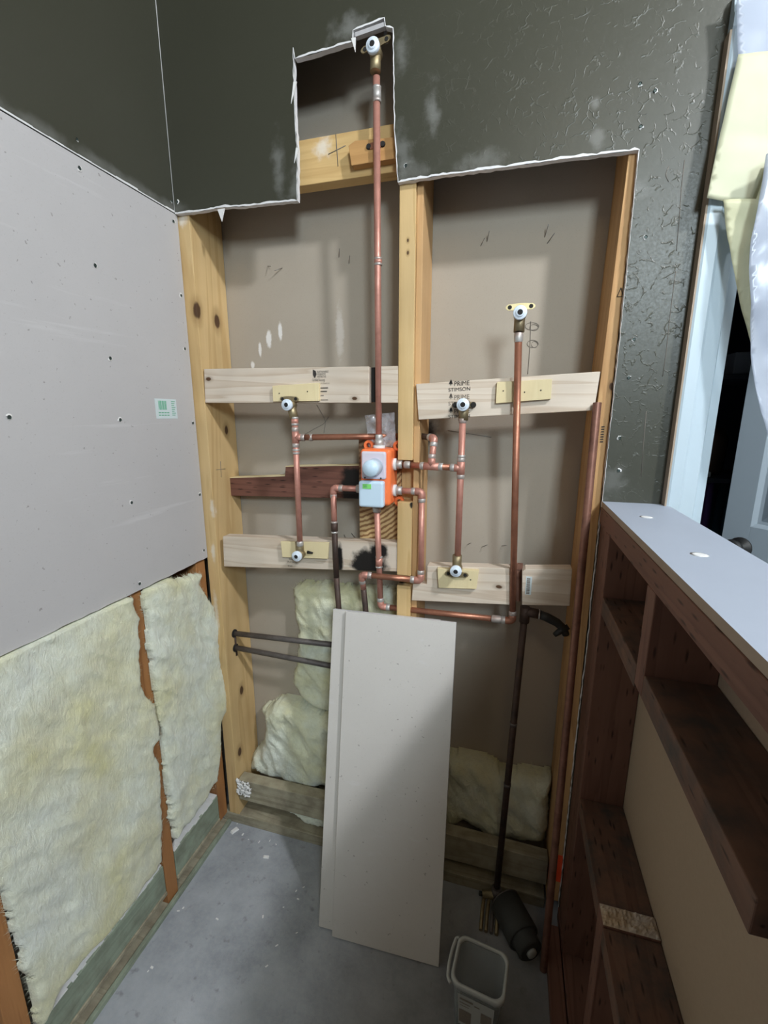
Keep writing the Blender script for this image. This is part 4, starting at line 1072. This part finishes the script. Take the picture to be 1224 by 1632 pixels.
# curb plank on the floor in front of it
tagb(MB().box(.168, .203, -.90, -.06, 0, .030).build('floor_plank', M['firy'], bevel=.002), 'dark brown plank lying on the floor along the half wall', 'plank')

# ------------------------------------------------------------------ plastic tub
tb_ = empty('plastic_tub', (0, -.28, 0), 'square clear plastic tub with thick rim and paper label on the floor', 'tub')
zt_ = .175
C = [onZ(735, 1487, zt_), onZ(812, 1524, zt_), onZ(801, 1600, zt_), onZ(717, 1563, zt_)]
ctr = sum(C, Vector()) / 4
ax = ((C[1] - C[0]) + (C[2] - C[3])).normalized(); ay = Vector((-ax.y, ax.x, 0))
hwid = ((C[1] - C[0]).length + (C[2] - C[3]).length) / 4 + .002; hdep = ((C[3] - C[0]).length + (C[2] - C[1]).length) / 4 + .002
def rr_ring(hw_, hd_, z, rad=.02, n=5):
    out = []
    for sx, sy, a0 in ((1, 1, 0), (-1, 1, 90), (-1, -1, 180), (1, -1, 270)):
        for k in range(n + 1):
            a = R(a0 + 90 * k / n)
            x = sx * (hw_ - rad) + rad * math.cos(a); y = sy * (hd_ - rad) + rad * math.sin(a)
            out.append(Vector((ctr.x, ctr.y, z)) + ax * x + ay * y)
    return out
def loft(rings, close_last=False, first=False):
    b = MB(); n = len(rings[0]); vs = [p for r_ in rings for p in r_]; fs = []
    for k in range(len(rings) - 1):
        for i in range(n): j = (i + 1) % n; fs.append((k * n + i, k * n + j, (k + 1) * n + j, (k + 1) * n + i))
    if close_last: fs.append(tuple((len(rings) - 1) * n + i for i in range(n)))
    return b.add(vs, fs, 0, True)
loft([rr_ring(hwid * .80, hdep * .80, .0015), rr_ring(hwid * .93, hdep * .93, zt_ - .005), rr_ring(hwid * .91, hdep * .91, zt_ - .005), rr_ring(hwid * .78, hdep * .78, .004)], True).build('body', M['tub'], tb_)
loft([rr_ring(hwid * .93, hdep * .93, zt_ - .016), rr_ring(hwid * 1.0, hdep * 1.0, zt_ - .014), rr_ring(hwid * 1.01, hdep * 1.01, zt_ - .002), rr_ring(hwid * .98, hdep * .98, zt_), rr_ring(hwid * .90, hdep * .90, zt_), rr_ring(hwid * .89, hdep * .89, zt_ - .006)]).build('rim', M['tubrim'], tb_, label='pale thick rim')
loft([rr_ring(hwid * .78, hdep * .78, .006), rr_ring(hwid * .79, hdep * .79, .02)], True).build('dark_layer', M['charcoal'], tb_, label='dark layer in the bottom')  # dark layer covering the bottom inside the tub
hpts = [Vector((ctr.x, ctr.y, zt_ - .006)) + ax * x + ay * y for x, y in ((-hwid * .98, hdep * .85), (-hwid * 1.10, hdep * .80), (-hwid * 1.16, hdep * .3), (-hwid * 1.16, -hdep * .4), (-hwid * 1.10, -hdep * .85), (-hwid * .95, -hdep * 1.0))]
MB().tube(path(hpts, .015), .0035, 10).build('handle', M['tubrim'], tb_)
fz = lambda x, z: Vector((ctr.x, ctr.y, 0)) + ax * x - ay * (hdep * (.80 + .13 * z / zt_) + .0008) + Vector((0, 0, z))
pl_ = MB().add([fz(-hwid * .62, .05), fz(hwid * .62, .05), fz(hwid * .68, .145), fz(-hwid * .68, .145)], [(0, 1, 2, 3)]).build('paper_label', M['tubrim'], tb_)
for (u0, u1, z0, z1_) in ((-.6, -.1, .130, .136), (-.6, -.2, .120, .123), (-.6, -.25, .112, .114), (.2, .6, .085, .118), (-.05, .15, .126, .130), (-.6, -.15, .06, .10)):
    fy = lambda x, z: fz(x, z) - ay * .0006
    MB().add([fy(hwid * u0, z0), fy(hwid * u1, z0), fy(hwid * u1, z1_), fy(hwid * u0, z1_)], [(0, 1, 2, 3)]).build('label_print', M['ink2'], tb_)

# ------------------------------------------------------------------ plastic sheeting and masking paper at the doorway
YD = -.046
def wpoly(name, px, Yf, mat, lab, cat, amp=.004, fr=22, seed=0, cuts=5, group=None, parent=None):
    vs = [onY(x, y, Yf(x, y) if callable(Yf) else Yf) for x, y in px]
    o = MB().add(vs, [tuple(range(len(vs)))]).build(name, mat, parent)
    bm = bmesh.new(); bm.from_mesh(o.data)
    bmesh.ops.triangulate(bm, faces=bm.faces)
    for _ in range(cuts): bmesh.ops.subdivide_edges(bm, edges=[e for e in bm.edges if e.calc_length() > .014], cuts=1); bmesh.ops.triangulate(bm, faces=bm.faces)
    for v in bm.verts:
        k = noise.noise(v.co * fr + Vector((seed, 0, 0))) + .5 * noise.noise(v.co * fr * 2.2)
        v.co.y += amp * k
    for f in bm.faces: f.smooth = True
    bm.to_mesh(o.data); bm.free()
    s = o.modifiers.new('solid', 'SOLIDIFY'); s.thickness = .0006
    return tag(o, lab, cat) if lab else o
wpoly('masking_paper', [(1177, 86), (1260, 78), (1250, 330), (1202, 322), (1152, 320), (1126, 316), (1140, 250), (1160, 160)], -.050, M['tape'],
      'pale yellow masking paper strip taped over the upper door casing', 'paper', .003, 16, 2)
wpoly('masking_paper', [(1152, 318), (1204, 318), (1214, 292), (1230, 250), (1262, 240), (1240, 330), (1205, 360), (1196, 400), (1199, 500), (1213, 560), (1262, 690), (1262, 730), (1226, 690), (1195, 545), (1178, 470), (1160, 380)], -.062, M['paper'],
      'long twisted tail of yellow masking paper hanging across the doorway', 'paper', .006, 14, 5)
wpoly('plastic_sheet', [(1196, 380), (1208, 330), (1222, 245), (1300, 200), (1300, 760), (1250, 720), (1224, 698), (1210, 655), (1203, 610), (1198, 560), (1194, 500), (1192, 430)], -.088, M['sheet'],
      'milky plastic sheet hanging in front of the grey door', 'plastic sheet', .012, 9, 9)
wpoly('plastic_sheet', [(1174, -20), (1300, -60), (1300, 120), (1240, 110), (1176, 100)], -.0475, M['sheet'],
      'milky plastic sheet bunched across the door head at top right', 'plastic sheet', .004, 9, 12)

# ------------------------------------------------------------------ things in the dim room
def closet_box(name, px, Y, d, mat, lab, cat):
    return tag(slab(px, Y, d).build(name, mat, None, .004), lab, cat)
zs1 = onY(1171, 592, 1.1).z - .012; zs2 = onY(1112, 759, 1.1).z
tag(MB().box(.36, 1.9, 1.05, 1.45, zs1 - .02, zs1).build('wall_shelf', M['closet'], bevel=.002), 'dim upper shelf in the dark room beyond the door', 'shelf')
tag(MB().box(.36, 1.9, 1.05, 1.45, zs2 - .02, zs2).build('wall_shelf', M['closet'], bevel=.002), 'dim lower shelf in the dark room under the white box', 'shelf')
q = quad([(1173, 562), (1200, 578), (1200, 606), (1171, 592)], 1.08)
tag(MB().box(q[0].x, q[0].x + .16, 1.08, 1.28, zs1, zs1 + .085).build('card_box', M['boxgrey'], None, .004), 'grey box on a high shelf in the dim room', 'box')
q = quad([(1112, 751), (1133, 758)], 1.08)
tag(MB().box(q[0].x, q[1].x, 1.08, 1.28, zs2, zs2 + .022).build('white_box', M['white'], None, .003), 'flat white box on a shelf in the dim room', 'box')
o = MB(); c = onY(1113, 805, 1.1); zt2 = zs2 - .0205
for k in range(5): o.tube([(c.x + .02 * k - .05, 1.1, zt2), (c.x + .022 * k - .05, 1.12, zt2 - .1), (c.x + .02 * k - .05, 1.1, zt2 - .30)], [.016, .02, .018], 10)
tag(o.build('purple_garment', M['purple']), 'dim purple garment hanging just past the door casing', 'clothes')
c = onY(1130, 830, 1.25); o = MB()
for k in range(4): o.tube([(c.x + .035 * k - .04, 1.25, zt2), (c.x + .035 * k - .04, 1.27, zt2 - .2), (c.x + .035 * k - .03, 1.25, zt2 - .5)], [.022, .03, .03], 10)
tag(o.build('teal_garment', M['teal']), 'dark teal garment hanging near the door edge', 'clothes')
c = onY(1142, 640, 1.2)
o = MB().tube([(c.x, 1.2, zs2 + .0005), (c.x, 1.2, zs2 + .02), (c.x + .01, 1.2, zs2 + .16), (c.x + .012, 1.2, zs2 + .20)], [.05, .06, .055, .03], 14)
tag(o.build('brown_bag', M['brownthing']), 'small brown bag standing on the lower shelf in the dim room', 'bag')

# ------------------------------------------------------------------ nails, pencil squiggle, floor crumbs
def nail(px, d, L=.02):
    p = onY(*px, .142); MB().tube([p, p + Vector((d[0], -L, d[1]))], .0009, 6).build('nail', M['steel'], rear)
for px, d in (((427, 424), (.02, -.008)), ((450, 427), (-.014, -.012)), ((540, 410), (.01, .014)), ((556, 420), (.01, .012)), ((868, 378), (.006, .02)), ((872, 388), (.014, .014)), ((776, 385), (.006, .016)), ((766, 392), (.010, .01)),
              ((768, 872), (.016, .014)), ((745, 868), (.012, .012)), ((560, 850), (.03, -.018)), ((548, 852), (.02, -.016)), ((800, 870), (.012, .008))): nail(px, d)
def wire(px, Y, parent, r=.0007, name='wire', mat='steel'):
    MB().tube(path([onY(x, y, Y) for x, y in px], .01, 3), r, 5).build(name, M[mat], parent)
wire([(846, 512), (845, 545), (843, 575), (841, 596)], .1412, rear, name='pencil_line', mat='pencil')
def loop(cx, cy, rx, ry, n=14): return [(cx + rx * math.cos(2 * math.pi * k / n), cy + ry * math.sin(2 * math.pi * k / n)) for k in range(n + 1)]
for a in ((848, 520, 11, 6), (851, 522, 7, 5), (849, 548, 9, 6), (852, 549, 5, 5)): wire(loop(*a), .1412, rear, .0005, 'pencil_line', 'pencil')
wire([(714, 686), (740, 690), (765, 694), (783, 697)], .1412, rear)
wire([(516, 690), (519, 672), (511, 655), (505, 645)], .1412, rear, .0005); wire([(486, 692), (500, 684), (516, 676), (524, 664)], .1412, rear, .0005)
for pts in ([(1091, 255), (1086, 300), (1083, 345), (1078, 400)], [(1077, 432), (1072, 470), (1066, 520), (1062, 560), (1056, 600)], [(1030, 655), (1026, 700), (1022, 760)], [(1066, 265), (1060, 278), (1066, 290)]):
    wire(pts, YB - .0002, wall_back, .0007, 'paint_crack', 'pencil')
for q, pr, yy in (((802, 623), ur, -.0112), ((836, 625), ur, -.0112), ((862, 622), ur, -.0112), ((445, 627), ul, -.0102), ((490, 624), ul, -.0102), ((750, 924), lr, -.0152)):
    c = onY(*q, yy); MB().tube([c, c + Vector((0, -.0006, 0))], .0016, 8).build('nail_head', M['dark'], pr)
random.seed(21)
def crumb(p, s, lab, group=None):
    b = MB(); a = random.uniform(0, 6.3); u = Vector((math.cos(a), math.sin(a), 0)) * s; w = Vector((-u.y, u.x, 0)) * random.uniform(.3, .7)
    h = s * random.uniform(.25, .5)
    base = [p + u * random.uniform(.7, 1) + w, p - u + w * random.uniform(.6, 1), p - u * random.uniform(.6, 1) - w, p + u - w * random.uniform(.5, 1)]
    c_ = sum(base, Vector()) / 4
    b.hexa([v + Vector((0, 0, .0004)) for v in base], [c_ + (v - c_) * .75 + Vector((0, 0, h)) for v in base])
    tag(b.build('plaster_crumb', M['chip']), lab, 'debris', group)
crumb(onZ(374, 1324), .014, 'largest white plaster chip on the floor in the left corner')
crumb(onZ(424, 1366), .011, 'rectangular white plaster chip alone on the lit concrete')
for q in ((413, 1342), (378, 1313), (396, 1338), (387, 1330), (430, 1340), (440, 1346), (427, 1367), (475, 1433), (484, 1414), (473, 1487), (346, 1465), (292, 1447), (284, 1452), (242, 1542), (236, 1548), (419, 1461), (452, 1446), (441, 1507), (425, 1540), (472, 1420)):
    if (Vector(q) - Vector((424, 1366))).length < 6: continue
    crumb(onZ(*q), random.uniform(.0025, .005), 'tiny white plaster crumb scattered on the concrete floor', 'tiny plaster crumbs')
# plaster smear on the left end of the low board
random.seed(5)
b = MB(); c = Vector((-.812, .0, .155))
for k in range(70):
    q = c + Vector((random.uniform(-.02, .028), random.uniform(-.002, .0), random.uniform(-.028, .026))); s = random.uniform(.002, .0065)
    e = Vector((random.uniform(-1, 1), 0, random.uniform(-1, 1))) * .008
    b.tube([q - e + Vector((0, .003, 0)), q - e * .5, q + e * .3 + Vector((0, -.002, 0)), q + e + Vector((0, .002, 0))], [s * .3, s * .8, s * .6, s * .2], 6)
tag(b.build('plaster_smear', M['chip']), 'rough white plaster smear at the left end of the low board', 'plaster')
